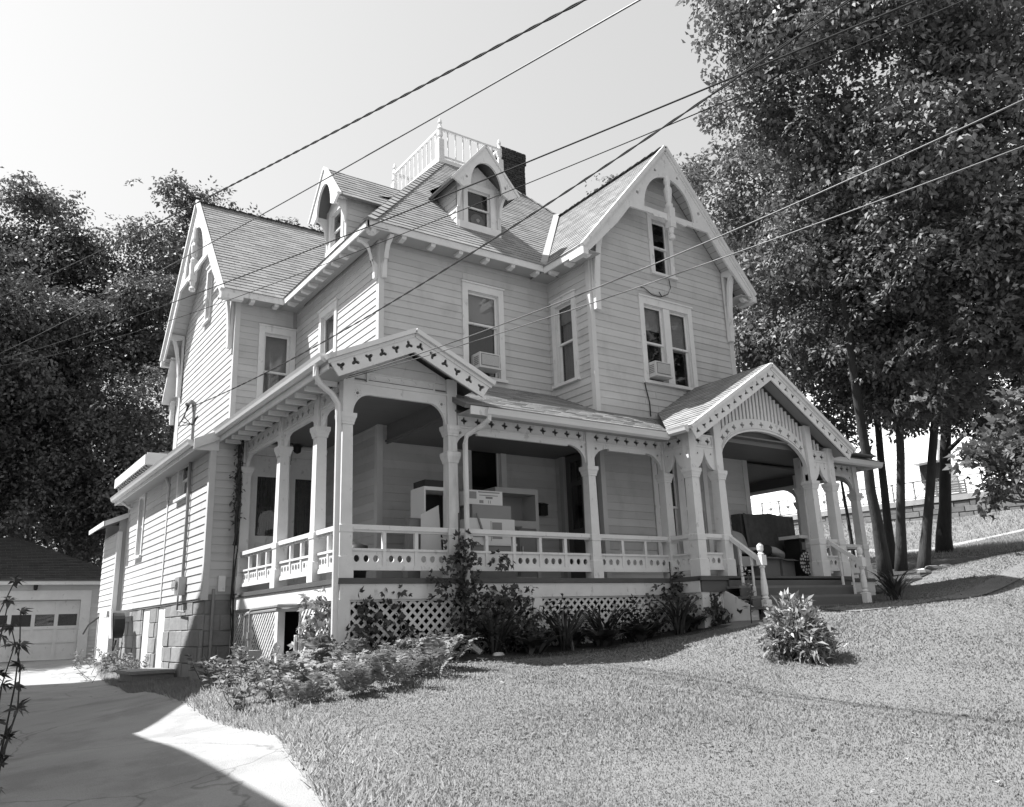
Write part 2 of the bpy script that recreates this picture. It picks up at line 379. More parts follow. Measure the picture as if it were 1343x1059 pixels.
boards = []      # (pixel area, wall object, points)
def span(poly, v):
    xs = []
    for i in range(len(poly)):
        (a, b), (c, d) = poly[i], poly[(i+1) % len(poly)]
        if (b <= v < d) or (d <= v < b): xs.append(a+(c-a)*(v-b)/(d-b))
    return (min(xs), max(xs)) if len(xs) >= 2 else None
def siding(F, poly, openings=(), wall=None, exp=.155, m=None, weight=1.0, thick=.021):
    m = m or M_SIDING
    zmin = min(p[1] for p in poly); zmax = max(p[1] for p in poly); k = 0
    while zmin+k*exp < zmax-.02:
        za = zmin+k*exp; zb = min(za+exp, zmax); k += 1
        s0 = span(poly, za+.003); s1 = span(poly, zb-.003)
        if not s0: continue
        if not s1: s1 = ((s0[0]+s0[1])/2-.02, (s0[0]+s0[1])/2+.02); zb = za+.5*exp
        segs = [(s0[0], s0[1], s1[0], s1[1])]
        for (a, b, c, d) in openings:
            if min(zb, d)-max(za, c) > .3*exp:
                new = []
                for (p, q, r, s) in segs:
                    if q <= a or p >= b: new.append((p, q, r, s)); continue
                    if p < a-.01: new.append((p, a, r, a))
                    if q > b+.01: new.append((b, q, b, s))
                segs = new
        cut = []
        for (p, q, r, s) in segs:
            while q-p > 3.4 and weight > .5:
                c_ = p+rnd.uniform(1.3, 3.0)
                if q-c_ < .5: break
                cut.append((p, c_-.003, r, c_-.003)); p = r = c_+.003
            cut.append((p, q, r, s))
        for (p, q, r, s) in cut:
            t0 = thick+rnd.uniform(-.002, .002); t1 = .005
            pts = [F(p, za, 0.001), F(q, za, 0.001), F(q, za, t0), F(p, za, t0), F(r, zb, 0.001), F(s, zb, 0.001), F(s, zb+.004, t1), F(r, zb+.004, t1)]
            boards.append((pxarea([pts[3], pts[2], pts[6], pts[7]])*weight, wall, pts, m))
def wall(F, poly, holes=(), name='wall', sid=True, exp=.155, m=None, weight=1.0, parent=None, sidpoly=None, thick=.1, grow=.1):
    b = MB(); b.fret(F, poly, [[(a, c), (bb, c), (bb, d), (a, d)] for (a, bb, c, d) in holes], -thick, 0)
    o = H(b, name, M_BACK, parent)
    if sid: siding(F, sidpoly or poly, [(a-grow, bb+grow, c-.06, d+.12) for (a, bb, c, d) in holes], o, exp, m, weight)
    return o
def flush_boards(limit=285):
    boards.sort(key=lambda t: -t[0]); rest = {}
    for i, (a, w, pts, m) in enumerate(boards):
        if i < limit and a > 0:
            b = MB(); b.hexa(pts); b.build('clapboard', m, w)
        else:
            rest.setdefault((w.name, m.name), (w, m, MB()))[2].hexa(pts)
    for w, m, b in rest.values(): tag(b.build('clapboard', m, w), kind='stuff')
    boards.clear()

def window(F, u0, u1, z0, z1, cw=.13, hw=.16, shade=.45, curtain=0, mull=False, split=.5, sill=True, room=True, shadem=None, lower_shade=0, par=None, name='window'):
    """outer casing rectangle; returns the glass opening for the wall"""
    gu0, gu1, gz0, gz1 = u0+cw, u1-cw, z0+.09, z1-hw
    b = MB(); b.fbox(F, u0, z0+.06, 0, gu0, z1-.0, .045); b.fbox(F, gu1, z0+.06, 0, u1, z1, .045); b.fbox(F, gu0, gz1, 0, gu1, z1, .043)
    b.fbox(F, u0-.02, z1, 0, u1+.02, z1+.035, .075)
    b.fbox(F, gu0-.002, gz0, -.1, gu0+.012, gz1, -.001); b.fbox(F, gu1-.012, gz0, -.1, gu1+.002, gz1, -.001); b.fbox(F, gu0+.012, gz1-.012, -.1, gu1-.012, gz1+.002, -.001)
    w = H(b, name, M_TRIM, par)
    if sill:
        b = MB(); b.fbox(F, u0-.03, z0, 0, u1+.03, z0+.06, .09); b.fbox(F, gu0, z0+.06, -.1, gu1, gz0, .03); H(b, 'sill', M_TRIM, w)
    cols = [(gu0+.012, gu1-.012)]
    if mull:
        mid = (gu0+gu1)/2; cols = [(gu0+.012, mid-.1), (mid+.1, gu1-.012)]
        b = MB(); b.fbox(F, mid-.1, gz0, -.1, mid+.1, gz1-.012, .04); H(b, 'mullion', M_TRIM, w)
    zs = gz0+(gz1-gz0)*split
    for ci, (a, c) in enumerate(cols):
        for (lo, hi, d) in ((zs-.02, gz1-.012, -.035), (gz0, zs+.02, -.07)):
            s = .045; b = MB()
            b.fbox(F, a, lo, d-.03, a+s, hi, d); b.fbox(F, c-s, lo, d-.03, c, hi, d); b.fbox(F, a+s, lo, d-.03, c-s, lo+s, d-.001); b.fbox(F, a+s, hi-s, d-.03, c-s, hi, d-.001)
            H(b, 'sash', M_TRIM, w)
            b = MB(); b.fbox(F, a+s, lo+s, d-.018, c-s, hi-s, d-.014); H(b, 'pane', M_GLASS, w)
        sh = shade[ci] if isinstance(shade, (tuple, list)) else shade
        if sh:
            b = MB(); b.fbox(F, a+.01, gz1-(gz1-gz0)*sh, -.125, c-.01, gz1-.02, -.12); b.fbox(F, a+.01, gz1-(gz1-gz0)*sh-.02, -.13, c-.01, gz1-(gz1-gz0)*sh, -.116); H(b, 'shade', shadem or M_SHADE, w)
        if curtain:
            n = 24; vs = []; 
            for q in range(n+1):
                t = q/n; uu = a+.01+(c-a-.02)*t; dd = -.17+.025*math.sin(q*2.2)
                vs += [F(uu, gz0+.03, dd), F(uu, gz0+(gz1-gz0)*curtain, dd)]
            b = MB(); b.add(vs, [(2*q, 2*q+2, 2*q+3, 2*q+1) for q in range(n)]); H(b, 'curtain', M_CURT, w)
    if room:
        b = MB(); p = [F(gu0-.05, gz0-.05, -.101), F(gu1+.05, gz0-.05, -.101), F(gu1+.05, gz1+.05, -.101), F(gu0-.05, gz1+.05, -.101)]
        q = [F(gu0-.05, gz0-.05, -.6), F(gu1+.05, gz0-.05, -.6), F(gu1+.05, gz1+.05, -.6), F(gu0-.05, gz1+.05, -.6)]
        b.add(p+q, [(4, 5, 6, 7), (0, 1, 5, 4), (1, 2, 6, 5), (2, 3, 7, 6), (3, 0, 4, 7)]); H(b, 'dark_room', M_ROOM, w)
    return (gu0, gu1, gz0, gz1)

def corner(x, y, z0, z1, sx, sy, w=.085, t=.030):
    """corner boards on an outside corner whose walls face sx*-x and sy*-y"""
    b = MB(); b.box(x-sx*t, y-sy*t, z0, x+sx*w, y, z1); H(b, 'corner_board', M_CORNER)
    b = MB(); b.box(x-sx*(t+.001), y, z0, x, y+sy*w, z1); H(b, 'corner_board', M_CORNER)

# --- openings then walls
Ff, Fl = front(YM), left(XM)
h1 = window(Ff, 3.70, 4.74, 4.18, 6.28, shade=.33, lower_shade=1, split=.62)
h2 = window(Ff, 3.70, 4.68, .75, 2.93, shade=0, split=.45)
wall(Ff, [(XM, -.3), (XG, -.3), (XG, 6.8), (XM, 6.8)], [h1, h2], sidpoly=[(XM, 0), (XG, 0), (XG, 6.8), (XM, 6.8)])
h = window(Fl, -5.60, -4.60, 4.2, 6.22, shade=1.0, shadem=M_CURT)
wall(Fl, [(-12.0, -.3), (-YM, -.3), (-YM, 6.8), (-12.0, 6.8)], [h], sidpoly=[(-7.12, 0), (-YM, 0), (-YM, 6.8), (-7.12, 6.8)])
Fw = front(YW)
h = window(Fw, .90, 1.79, 4.15, 6.27, shade=.5, curtain=.5, shadem=M_SHADE)
wall(Fw, [(XW, 2.9), (XM, 2.9), (XM, 7.0), (XW, 7.0)], [h], sidpoly=[(XW, 3.4), (XM-.1, 3.4), (XM-.1, 6.8), (XW, 6.8)])
Fwl = left(XW); WA, WB, WC = -12.21, -7.131, -9.67
h = window(Fwl, -9.95, -9.39, 7.05, 8.65, cw=.1, hw=.12, shade=.6)
wall(Fwl, [(WA, 2.6), (WB, 2.6), (WB, 7.18), (WC, 10.24), (WA, 7.18)], [h], sidpoly=[(WA, 2.6), (WB, 2.6), (WB, 7.16), (WC, 10.22), (WA, 7.16)])
Fg = front(YG)
hA = window(Fg, 7.85, 8.62, 6.83, 8.40, cw=.13, shade=0)
hB = window(Fg, 7.38, 9.04, 4.19, 6.21, mull=True, shade=(.3, .52), split=.5)
hC = window(Fg, 7.38, 9.04, .35, 2.80, mull=True, shade=(0, 0), curtain=.95, split=.5)
wall(Fg, [(XG, -.3), (XGR, -.3), (XGR, 7.24), (8.198, 9.81), (XG, 7.24)], [hA, hB, hC], sidpoly=[(XG, 0), (XGR, 0), (XGR, 7.22), (8.198, 9.79), (XG, 7.22)])
Fr = left(XG)
h = window(Fr, -2.42, -1.58, 4.19, 6.20, shade=.22, curtain=.9)
door_op = (-2.28, -1.66, .06, 2.66)
wall(Fr, [(-YM, -.3), (-YG, -.3), (-YG, 6.8), (-YM, 6.8)], [h, door_op], sidpoly=[(-YM, 0), (-YG, 0), (-YG, 6.8), (-YM, 6.8)])
Fa = front(5.04)
dbl_op = (.26, 1.74, .03, 2.72)
wall(Fa, [(-.54, -.1), (XM, -.1), (XM, 3.25), (-.54, 2.95)], [dbl_op], m=M_SIDING2, sidpoly=[(-.54, 0), (XM, 0), (XM, 3.2), (-.54, 2.95)])
Fal = left(-.54)
h1 = window(Fal, -11.6, -10.85, 1.15, 2.8, cw=.1, hw=.12, shade=.95, shadem=M_TRIM)
h2 = window(Fal, -7.58, -6.55, 2.05, 2.95, cw=.1, hw=.1, shade=.9, shadem=M_CURT)
wall(Fal, [(-13.0, -.1), (-5.04, -.1), (-5.04, 3.0), (-13.0, 3.0)], [h1, h2], m=M_SIDING2, sidpoly=[(-13, -.06), (-5.04, -.06), (-5.04, 3.0), (-13, 3.0)])
wall(right(XGR), [(YG, -.3), (12, -.3), (12, 6.9), (YG, 6.9)], weight=0, sid=False)
wall(back(12.0), [(-XGR, -.3), (-XM, -.3), (-XM, 6.9), (-XGR, 6.9)], weight=0, sid=False)
wall(back(12.21), [(-XM, -.3), (-XW, -.3), (-XW, 7.0), (-XM, 7.0)], weight=0, sid=False)
wall(left(-.75), [(-15.2, -.1), (-13.0, -.1), (-13.0, 2.0), (-15.2, 2.0)], m=M_SIDING2, sidpoly=[(-15.2, -.06), (-13, -.06), (-13, 2.0), (-15.2, 2.0)])
wall(front(13.0), [(-.75, -.1), (-.54, -.1), (-.54, 2.5), (-.75, 2.3)], sid=False)
wall(back(15.2), [(-1.8, -1.3), (.75, -1.3), (.75, 2.4), (-1.8, 2.4)], sid=False)
corner(XM, YM, 0, 6.85, 1, 1); corner(XG, YG, 0, 6.9, 1, 1); corner(XW, YW, 3.3, 6.95, 1, 1); corner(-.54, 5.04, -.1, 2.95, 1, 1); corner(-.75, 13.0, -.1, 2.0, 1, 1)
b = MB(); b.box(XGR-.12, YG-.034, 0, XGR+.034, YG, 6.9); H(b, 'corner_board', M_CORNER)
b = MB(); b.fbox(Fwl, WA-.03, 2.6, 0, WA+.12, 6.95, .034); H(b, 'corner_board', M_CORNER)
b = MB(); b.fbox(Fal, -13.02, -.1, 0, -12.9, 2.9, .034); H(b, 'corner_board', M_CORNER)
# vertical joint strip and deep frieze of the addition
b = MB(); b.fbox(Fal, -8.42, -.06, .024, -8.36, 2.95, .036); H(b, 'joint_strip', M_TRIM)

# --- doors
b = MB(); F = Fr
b.fbox(F, -2.40, .02, 0, -2.28, 2.80, .045); b.fbox(F, -1.66, .02, 0, -1.54, 2.80, .045); b.fbox(F, -2.28, 2.66, 0, -1.66, 2.80, .043)
dr = H(b, 'front_door', M_SOFFIT)
b = MB(); b.fbox(F, -2.28, .06, -.08, -2.14, 2.66, -.04); b.fbox(F, -1.80, .06, -.08, -1.66, 2.66, -.04)
for z0, z1 in ((.06, .3), (.95, 1.12), (2.0, 2.1), (2.52, 2.66)): b.fbox(F, -2.14, z0, -.079, -1.80, z1, -.041)
H(b, 'door_leaf', mat('dark_door_paint', .09, .5, .2, 4), dr)
b = MB(); b.fbox(F, -2.14, .3, -.07, -1.80, .95, -.06); H(b, 'door_panel', mat('door_panel_paint', .06, .5), dr)
for z0, z1 in ((1.12, 2.0), (2.1, 2.52)):
    b = MB(); b.fbox(F, -2.14, z0, -.066, -1.80, z1, -.06); H(b, 'pane', M_GLASS, dr)
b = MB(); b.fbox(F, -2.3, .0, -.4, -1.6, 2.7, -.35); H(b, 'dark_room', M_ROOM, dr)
b = MB(); b.tube([F(-2.2, 1.02, -.04), F(-2.2, 1.02, .03)], .03); H(b, 'door_knob', M_BLACK, dr)
F = Fa; b = MB()
b.fbox(F, .13, .02, 0, .26, 2.88, .045); b.fbox(F, 1.74, .02, 0, 1.80, 2.88, .045); b.fbox(F, .26, 2.72, 0, 1.74, 2.88, .043); b.fbox(F, .10, 2.88, 0, 1.80, 2.94, .08); b.fbox(F, .96, .03, -.06, 1.04, 2.72, .03)
dd = H(b, 'double_door', M_TRIM)
for a in (.26, 1.04):
    w = .70; b = MB()
    b.fbox(F, a, .04, -.07, a+.12, 2.72, -.025); b.fbox(F, a+w-.12, .04, -.07, a+w, 2.72, -.025)
    for z0, z1 in ((.04, .28), (.98, 1.12), (2.30, 2.40), (2.62, 2.72)): b.fbox(F, a+.12, z0, -.069, a+w-.12, z1, -.026)
    lf = H(b, 'door_leaf', M_TRIM, dd)
    for q0, q1 in ((.28, .98), (2.40, 2.62)):
        b = MB(); b.fbox(F, a+.12, q0, -.06, a+w-.12, q1, -.045); H(b, 'door_panel', M_TRIM, dd)
    n = 30; vs = []
    for q in range(n+1):
        u = a+.12+(w-.24)*q/n; d = -.075+.012*math.sin(q*1.9); vs += [F(u, 1.12, d), F(u, 2.30, d)]
    b = MB(); b.add(vs, [(2*q, 2*q+2, 2*q+3, 2*q+1) for q in range(n)]); H(b, 'lace_curtain', mat('lace', .16, .9, .6, 14), dd)
    b = MB(); b.fbox(F, a+.12, 1.12, -.055, a+w-.12, 2.30, -.05); H(b, 'pane', M_GLASS, dd)
b = MB(); b.tube([F(1.1, 1.02, -.03), F(1.1, 1.02, .03)], .028); H(b, 'door_knob', M_BLACK, dd)
b = MB(); b.fbox(F, .26, .03, -.3, 1.74, 2.72, -.28); H(b, 'dark_room', M_ROOM, dd)

# --- foundation of coursed stone under the addition, with white basement doors
fd = MB(); fd.fbox(Fal, -8.1, -1.9, -.12, -5.06, -.1, -.03); fd.fbox(Fal, -9.6, -1.9, -.12, -8.75, -.1, -.03); fd.fbox(Fal, -13.0, -1.9, -.12, -10.3, -.1, -.03); fd.box(-.5, 5.05, -1.9, XM, 5.16, -.1)
fo = H(fd, 'foundation', M_MORTAR)
def stones(F, u0, u1, z0, z1, d0, seed, h=.30):
    r = random.Random(seed); z = z1
    while z > z0:
        hh = h*r.uniform(.8, 1.15); u = u0-r.uniform(0, .2)
        while u < u1:
            w = r.uniform(.25, .8); a, c = max(u, u0), min(u+w, u1)
            if c-a > .08:
                d = d0+r.uniform(.008, .028); g = .006
                p = [F(a+g, z-hh+g, d0), F(c-g, z-hh+g, d0), F(c-g, z-g, d0), F(a+g, z-g, d0)]
                k = .010; q = [F(a+g+k, z-hh+g+k, d), F(c-g-k, z-hh+g+k, d+r.uniform(-.01, .01)), F(c-g-k, z-g-k, d), F(a+g+k, z-g-k, d+r.uniform(-.01, .01))]
                b = MB(); b.hexa(p+q); b.build('stone', M_STONE, fo)
            u += w
        z -= hh
stones(Fal, -8.1, -5.0, -1.75, -.1, -.03, 1); stones(Fal, -9.6, -8.75, -1.7, -.1, -.03, 2); stones(Fal, -13.0, -10.3, -1.6, -.1, -.03, 3)
stones(front(5.05), -.5, .1, -1.6, -.1, 0, 4)
for a, c in ((-8.74, -8.12), (-10.28, -9.62)):
    b = MB(); b.fbox(Fal, a, -1.6, -.1, c, -.1, -.05); d_ = H(b, 'basement_door', M_TRIM)
    n = 4
    for k in range(n):
        b = MB(); b.fbox(Fal, a+(c-a)*k/n+.004, -1.58, -.05, a+(c-a)*(k+1)/n-.004, -.12, -.035); H(b, 'door_board', M_TRIM, d_)
b = MB(); b.box(-.78, 13.05, -1.5, -.5, 13.3, -.1); H(b, 'foundation_pier', M_TRIM)
b = MB(); b.fbox(left(-.75), -15.2, -1.5, -.1, -13.3, -.1, -.02); H(b, 'foundation_wall', M_TRIM)
# low cellar step of white painted stone on the ground
b = MB(); b.box(-1.35, 6.6, -1.7, -.6, 7.9, -1.42); b.box(-1.42, 6.55, -1.42, -.58, 7.95, -1.36); H(b, 'cellar_step', M_STONE)

# --- roofs
shingles = []
def clip(poly, cl):
    for i in range(len(cl)):
        a, b_ = cl[i], cl[(i+1) % len(cl)]; ex, ey = b_[0]-a[0], b_[1]-a[1]; out = []
        for k in range(len(poly)):
            p, q = poly[k], poly[(k+1) % len(poly)]
            sp = ex*(p[1]-a[1])-ey*(p[0]-a[0]); sq = ex*(q[1]-a[1])-ey*(q[0]-a[0])
            if sp >= 0: out.append(p)
            if (sp >= 0) != (sq >= 0):
                t = sp/(sp-sq); out.append((p[0]+(q[0]-p[0])*t, p[1]+(q[1]-p[1])*t))
        poly = out
        if not poly: return []
    return poly
def roof(pts, name='roof', shing=True, thick=.07, m=None, mw=None, weight=1.0, exp=.142, tabw=.30, parent=None, und=None):
    pts = [Vector(p) for p in pts]; U = (pts[1]-pts[0]).normalized(); N = None
    for k in range(2, len(pts)):
        n = U.cross(pts[k]-pts[0])
        if n.length > 1e-3: N = n.normalized(); break
    if N.z < 0: N = -N
    V = N.cross(U)
    if V.z < 0: U = -U; V = -V
    F = frame(pts[0], U, V, N)
    poly = [((p-pts[0]).dot(U), (p-pts[0]).dot(V)) for p in pts]
    ar = sum(poly[i][0]*poly[(i+1) % len(poly)][1]-poly[(i+1) % len(poly)][0]*poly[i][1] for i in range(len(poly)))
    if ar < 0: poly = poly[::-1]
    b = MB(); b.prism(F, poly, -thick, 0); o = H(b, name, m or M_ROOFDECK, parent)
    if shing:
        vmin = min(p[1] for p in poly); vmax = max(p[1] for p in poly); umin = min(p[0] for p in poly); umax = max(p[0] for p in poly)
        k = 0; mm = mw or M_SHINGLE
        while vmin+k*exp < vmax:
            va = vmin+k*exp-(.02 if k == 0 else 0); vb = vmin+(k+1)*exp; off = (k % 2)*tabw/2+rnd.uniform(-.02, .02)
            u = umin-tabw+off
            while u < umax:
                q = clip([(u+.004, va), (u+tabw-.004, va), (u+tabw-.004, vb), (u+.004, vb)], poly if k else [(x, y-.02 if y <= vmin+1e-6 else y) for x, y in poly])
                if len(q) >= 3:
                    h0 = .016+rnd.uniform(-.003, .004)
                    lo = [F(a, c, .001) for a, c in q]; hi = [F(a, c, h0+(.004-h0)*(c-va)/(vb-va)) for a, c in q]
                    shingles.append((pxarea(hi)*weight, o, lo, hi, mm))
                u += tabw
            k += 1
    return o
def flush_shingles(limit=285):
    shingles.sort(key=lambda t: -t[0]); rest = {}
    for i, (a, o, lo, hi, m) in enumerate(shingles):
        if i < limit and a > 0: b = MB()
        else: b = rest.setdefault((o.name, m.name), (o, m, MB()))[2]
        n = len(lo); b.add(lo+hi, [tuple(range(n, 2*n))]+[(j, (j+1) % n, n+(j+1) % n, n+j) for j in range(n)])
        if i < limit and a > 0: b.build('shingle', m, o)
    for o, m, b in rest.values(): tag(b.build('shingle', m, o), kind='stuff')
    shingles.clear()

E0 = 6.9; SL = 1.16
xe, ye = XM-.488, YM-.488
DX0, DX1, DY0, DY1 = 5.21, 7.16, 5.965, 8.68; DZ = 11.385
xr, yr = DX1+(DX0-xe), DY1+(DY0-ye)
RX = 8.198; RZ = 9.97; GE = 6.86; gs = (RZ-GE)/2.66
# main hip
roof([(xe, ye, E0), (5.56, ye, E0), (8.2, 4.72, 9.96), (DX1+.15, DY0-.15, DZ-.174), (DX1, DY0, DZ), (DX0, DY0, DZ)])
roof([(xe, 6.75, E0), (xe, ye, E0), (DX0, DY0, DZ), (DX0, DY1, DZ), (4.36, 9.67, 10.42)], weight=0)
roof([(xr, ye, E0), (xr, yr, E0), (DX1, DY1, DZ), (DX1, DY0, DZ)], shing=False)
roof([(xr, yr, E0), (xe, yr, E0), (DX0, DY1, DZ), (DX1, DY1, DZ)], shing=False)
b = MB(); b.box(DX0-.1, DY0-.1, DZ-.06, DX1+.1, DY1+.1, DZ+.05); H(b, 'roof_deck', M_TRIM)
# front gable
yo = .69
roof([(RX-2.66, yo, GE), (RX-2.66, ye, GE), (RX, 4.78, RZ), (RX, yo, RZ)])
roof([(RX+2.66, yo, GE), (RX+2.66, 4.0, GE), (RX, 4.78, RZ), (RX, yo, RZ)], shing=False)
# left wing
wo = -.095; WZ = 10.42; WE = 6.88
roof([(wo, 6.7, WE), (1.36, 6.7, WE), (4.36, 9.67, WZ), (wo, 9.67, WZ)])
roof([(4.36, 12.64, WE), (wo, 12.64, WE), (wo, 9.67, WZ), (4.36, 9.67, WZ)], shing=False)
# dormers
def dormer(P0, U, B, half, zc, ze, zb, rake, depth, weight):
    """P0 centre of face on the ground plane, U along the face, B towards the back"""
    U = Vector(U); B = Vector(B); O = Vector(P0); F = frame(O, U, Z, -B)
    hw = half-.27
    gl = (-.30, .30, zb+.16, zb+1.0)
    wl = MB(); wl.fret(F, [(-hw-.0, zb), (hw, zb), (hw, ze+.25), (0, zc-.35), (-hw, ze+.25)], [[(gl[0], gl[2]), (gl[1], gl[2]), (gl[1], gl[3]), (gl[0], gl[3])]], -.1, 0)
    d = H(wl, 'dormer', M_TRIM)
    for s in (-1, 1):   # cheek walls clad in boards
        G = frame(O+U*(s*hw), B*s if s < 0 else B, Z, U*s) if False else None
        Fc = frame(O+U*(s*hw), (B if s > 0 else -B), Z, U*s)
        uu = lambda t: t if s > 0 else -t
        poly = [(uu(0), zb-.1), (uu(1.4), zb+1.5), (uu(1.4), ze+.2), (uu(0), ze+.2)]
        w = MB(); w.prism(Fc, poly, -.06, 0); wo_ = H(w, 'dormer_cheek', M_BACK)
        z = zb-.05
        while z < ze+.15:
            t1 = min(1.4, max(0.05, (z-zb+.12)/1.16))
            pts = [Fc(uu(0), z, .001), Fc(uu(t1), z, .001), Fc(uu(t1), z, .02), Fc(uu(0), z, .02), Fc(uu(0), z+.15, .001), Fc(uu(t1), z+.15, .001), Fc(uu(t1), z+.152, .005), Fc(uu(0), z+.152, .005)]
            if s < 0: pts = [pts[i] for i in (1, 0, 3, 2, 5, 4, 7, 6)]
            boards.append((pxarea([pts[3], pts[2], pts[6], pts[7]])*weight, wo_, pts, M_SIDING)); z += .15
        b = MB(); b.fbox(F, s*hw-.06 if s > 0 else s*hw-.03, zb-.05, .0, s*hw+.03 if s > 0 else s*hw+.06, ze+.2, .03); H(b, 'corner_board', M_CORNER, d)
    # window
    b = MB(); b.fbox(F, gl[0]-.11, gl[2], 0, gl[0], gl[3]+.14, .04); b.fbox(F, gl[1], gl[2], 0, gl[1]+.11, gl[3]+.14, .04); b.fbox(F, gl[0], gl[3], 0, gl[1], gl[3]+.14, .039); b.fbox(F, -hw, zb-.02, 0, hw, zb+.15, .06)
    H(b, 'window_frame', M_TRIM, d)
    mid = (gl[2]+gl[3])/2
    for lo, hi, dd_ in ((mid-.02, gl[3], -.03), (gl[2], mid+.02, -.06)):
        b = MB(); s_ = .035; a, c = gl[0], gl[1]
        b.fbox(F, a, lo, dd_-.03, a+s_, hi, dd_); b.fbox(F, c-s_, lo, dd_-.03, c, hi, dd_); b.fbox(F, a+s_, lo, dd_-.03, c-s_, lo+s_, dd_-.001); b.fbox(F, a+s_, hi-s_, dd_-.03, c-s_, hi, dd_-.001)
        H(b, 'sash', M_TRIM, d)
        b = MB(); b.fbox(F, a+s_, lo+s_, dd_-.018, c-s_, hi-s_, dd_-.015); H(b, 'pane', M_GLASS, d)
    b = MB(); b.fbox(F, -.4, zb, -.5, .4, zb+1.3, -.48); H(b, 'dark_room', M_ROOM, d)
    # roof, rake board with pointed arch
    R0 = O-B*rake
    sl = (zc-ze)/half
    for s in (-1, 1):
        a = R0+U*(s*half)+Z*ze; c = R0+Z*zc; dd2 = depth+rake+.3; d1 = rake+(ze-zb)/1.16-.02
        roof([a, a+B*d1, c+B*dd2, c], weight=weight, thick=.05)
    G = frame(R0, U, Z, -B)
    th = .30
    for s in (-1, 1):
        n = 10; arch = []
        for k in range(n+1):
            t = k/n; arch.append((s*(half*.50)*math.sin(t*math.pi/2)**1.0, zc-.42-(zc-ze-.05-.30)*(1-math.cos(t*math.pi/2))))
        outl = [(0, zc+.0), (0, zc-.42)]+arch[1:]+[(s*(half*.50), ze-.06), (s*(half*.72), ze-.16), (s*(half+.02), ze-.02)]
        if s > 0: outl = outl[::-1] if False else outl
        if s < 0: outl = outl[::-1]
        outl = outl[::-1] if s > 0 else outl[::-1]
        b = MB(); b.fret(G, outl, [disc(s*half*.62, ze+.10, .03, pts=8)], 0.0, .05); H(b, 'dormer_rake_board', M_TRIM, d)
        b = MB(); b.bar(G(0, zc+.02, .03), G(s*(half+.05), ze-.02, .03), .10, .05); H(b, 'rake_moulding', M_TRIM, d)
        # small eave bracket
        b = MB(); b.fret(frame(O+U*(s*hw*1.0), -B, Z, U), [(0, ze-.5), (.06, ze-.5)]+[(.06+(rake-.06)*(1-math.cos(t)), ze-.5+.42*math.sin(t)) for t in (.4, .8, 1.2, 1.57)]+[(rake, ze+.02), (0, ze+.02)], [], -.03, .03); H(b, 'bracket', M_TRIM, d)
    return d
DF = dormer((4.30, 2.75, 0), X, Y, .82, 9.62, 8.62, 7.66, .30, 1.9, 1)
DL = dormer((2.0, 5.22, 0), -Y, X, .82, 9.68, 8.66, 7.66, .30, 1.9, 1)

# --- eaves, fascias, rafter tails
def eave(a, b_, out, soff=.44, fh=.16, tails=.62, zoff=0.0, tail=True):
    """fascia along a->b (outer eave edge), soffit back to the wall and small paired rafter tails"""
    a = Vector(a)+Z*zoff; b_ = Vector(b_)+Z*zoff; out = Vector(out); t = (b_-a); L = t.length; t.normalize()
    m = MB(); m.hexa([a-Z*fh, b_-Z*fh, b_-Z*fh-out*.03, a-Z*fh-out*.03, a-Z*.005, b_-Z*.005, b_-Z*.005-out*.03, a-Z*.005-out*.03]); H(m, 'fascia', M_TRIM)
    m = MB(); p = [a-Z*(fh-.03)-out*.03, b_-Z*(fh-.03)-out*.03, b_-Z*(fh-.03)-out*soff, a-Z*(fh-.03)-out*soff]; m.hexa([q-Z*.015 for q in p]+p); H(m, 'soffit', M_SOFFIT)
    if tail:
        n = int(L/tails)
        for k in range(n+1):
            c = a+t*(.15+(L-.3)*k/max(n, 1))-Z*fh
            m = MB(); m.hexa([c-t*.05-Z*.05-out*.06, c+t*.05-Z*.05-out*.06, c+t*.05-Z*.07-out*.22, c-t*.05-Z*.07-out*.22, c-t*.05+Z*.013-out*.035, c+t*.05+Z*.013-out*.035, c+t*.05+Z*.013-out*.3, c-t*.05+Z*.013-out*.3]); H(m, 'rafter_tail', M_TRIM)
eave((xe, ye, E0), (5.56, ye, E0), -Y)
eave((xe, 6.7, E0), (xe, ye, E0), -X, tails=.45)
eave((RX-2.66, yo, GE), (RX-2.66, ye, GE), -X, tails=.5)
eave((RX+2.66, yo, GE), (RX+2.66, 4.0, GE), X, tails=.9)
eave((wo, 6.7, WE), (xe, 6.7, WE), -Y, soff=.42, tails=.5)
eave((wo, 12.64, WE), (xe, 12.64, WE), Y, soff=.42, tail=False)
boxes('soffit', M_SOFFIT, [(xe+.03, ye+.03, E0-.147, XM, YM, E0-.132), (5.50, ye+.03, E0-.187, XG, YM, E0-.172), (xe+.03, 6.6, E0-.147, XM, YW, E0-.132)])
# hips and valleys: ridge caps and valley metal
def cap(a, b_, w=.14):
    a = Vector(a); b_ = Vector(b_); n = max(2, int((b_-a).length/.25))
    for k in range(0, n, 1):
        p = a.lerp(b_, k/n); q = a.lerp(b_, (k+1.15)/n)
        m = MB(); t = (q-p).normalized(); s_ = t.cross(Z).normalized(); u_ = s_.cross(t)
        m.add([p-s_*w-u_*.06+u_*.03, p+u_*.045, p+s_*w-u_*.06+u_*.03, q-s_*w-u_*.06, q+u_*.02, q+s_*w-u_*.06], [(0, 1, 4, 3), (1, 2, 5, 4), (0, 2, 1)]); H(m, 'ridge_cap', M_SHINGLE, hips)
hips = H((lambda m: (m.tube([(xe, ye, E0-.02), (DX0, DY0, DZ-.02)], .03), m)[1])(MB()), 'hip_ridge', M_SHINGLE)
cap((xe, ye, E0), (DX0, DY0, DZ)); cap((RX, yo, RZ), (RX, 4.7, RZ)); cap((wo, 9.67, WZ), (4.3, 9.67, WZ)); cap((DX1, DY0, DZ), (DX1+1.2, 4.76, 10.0))
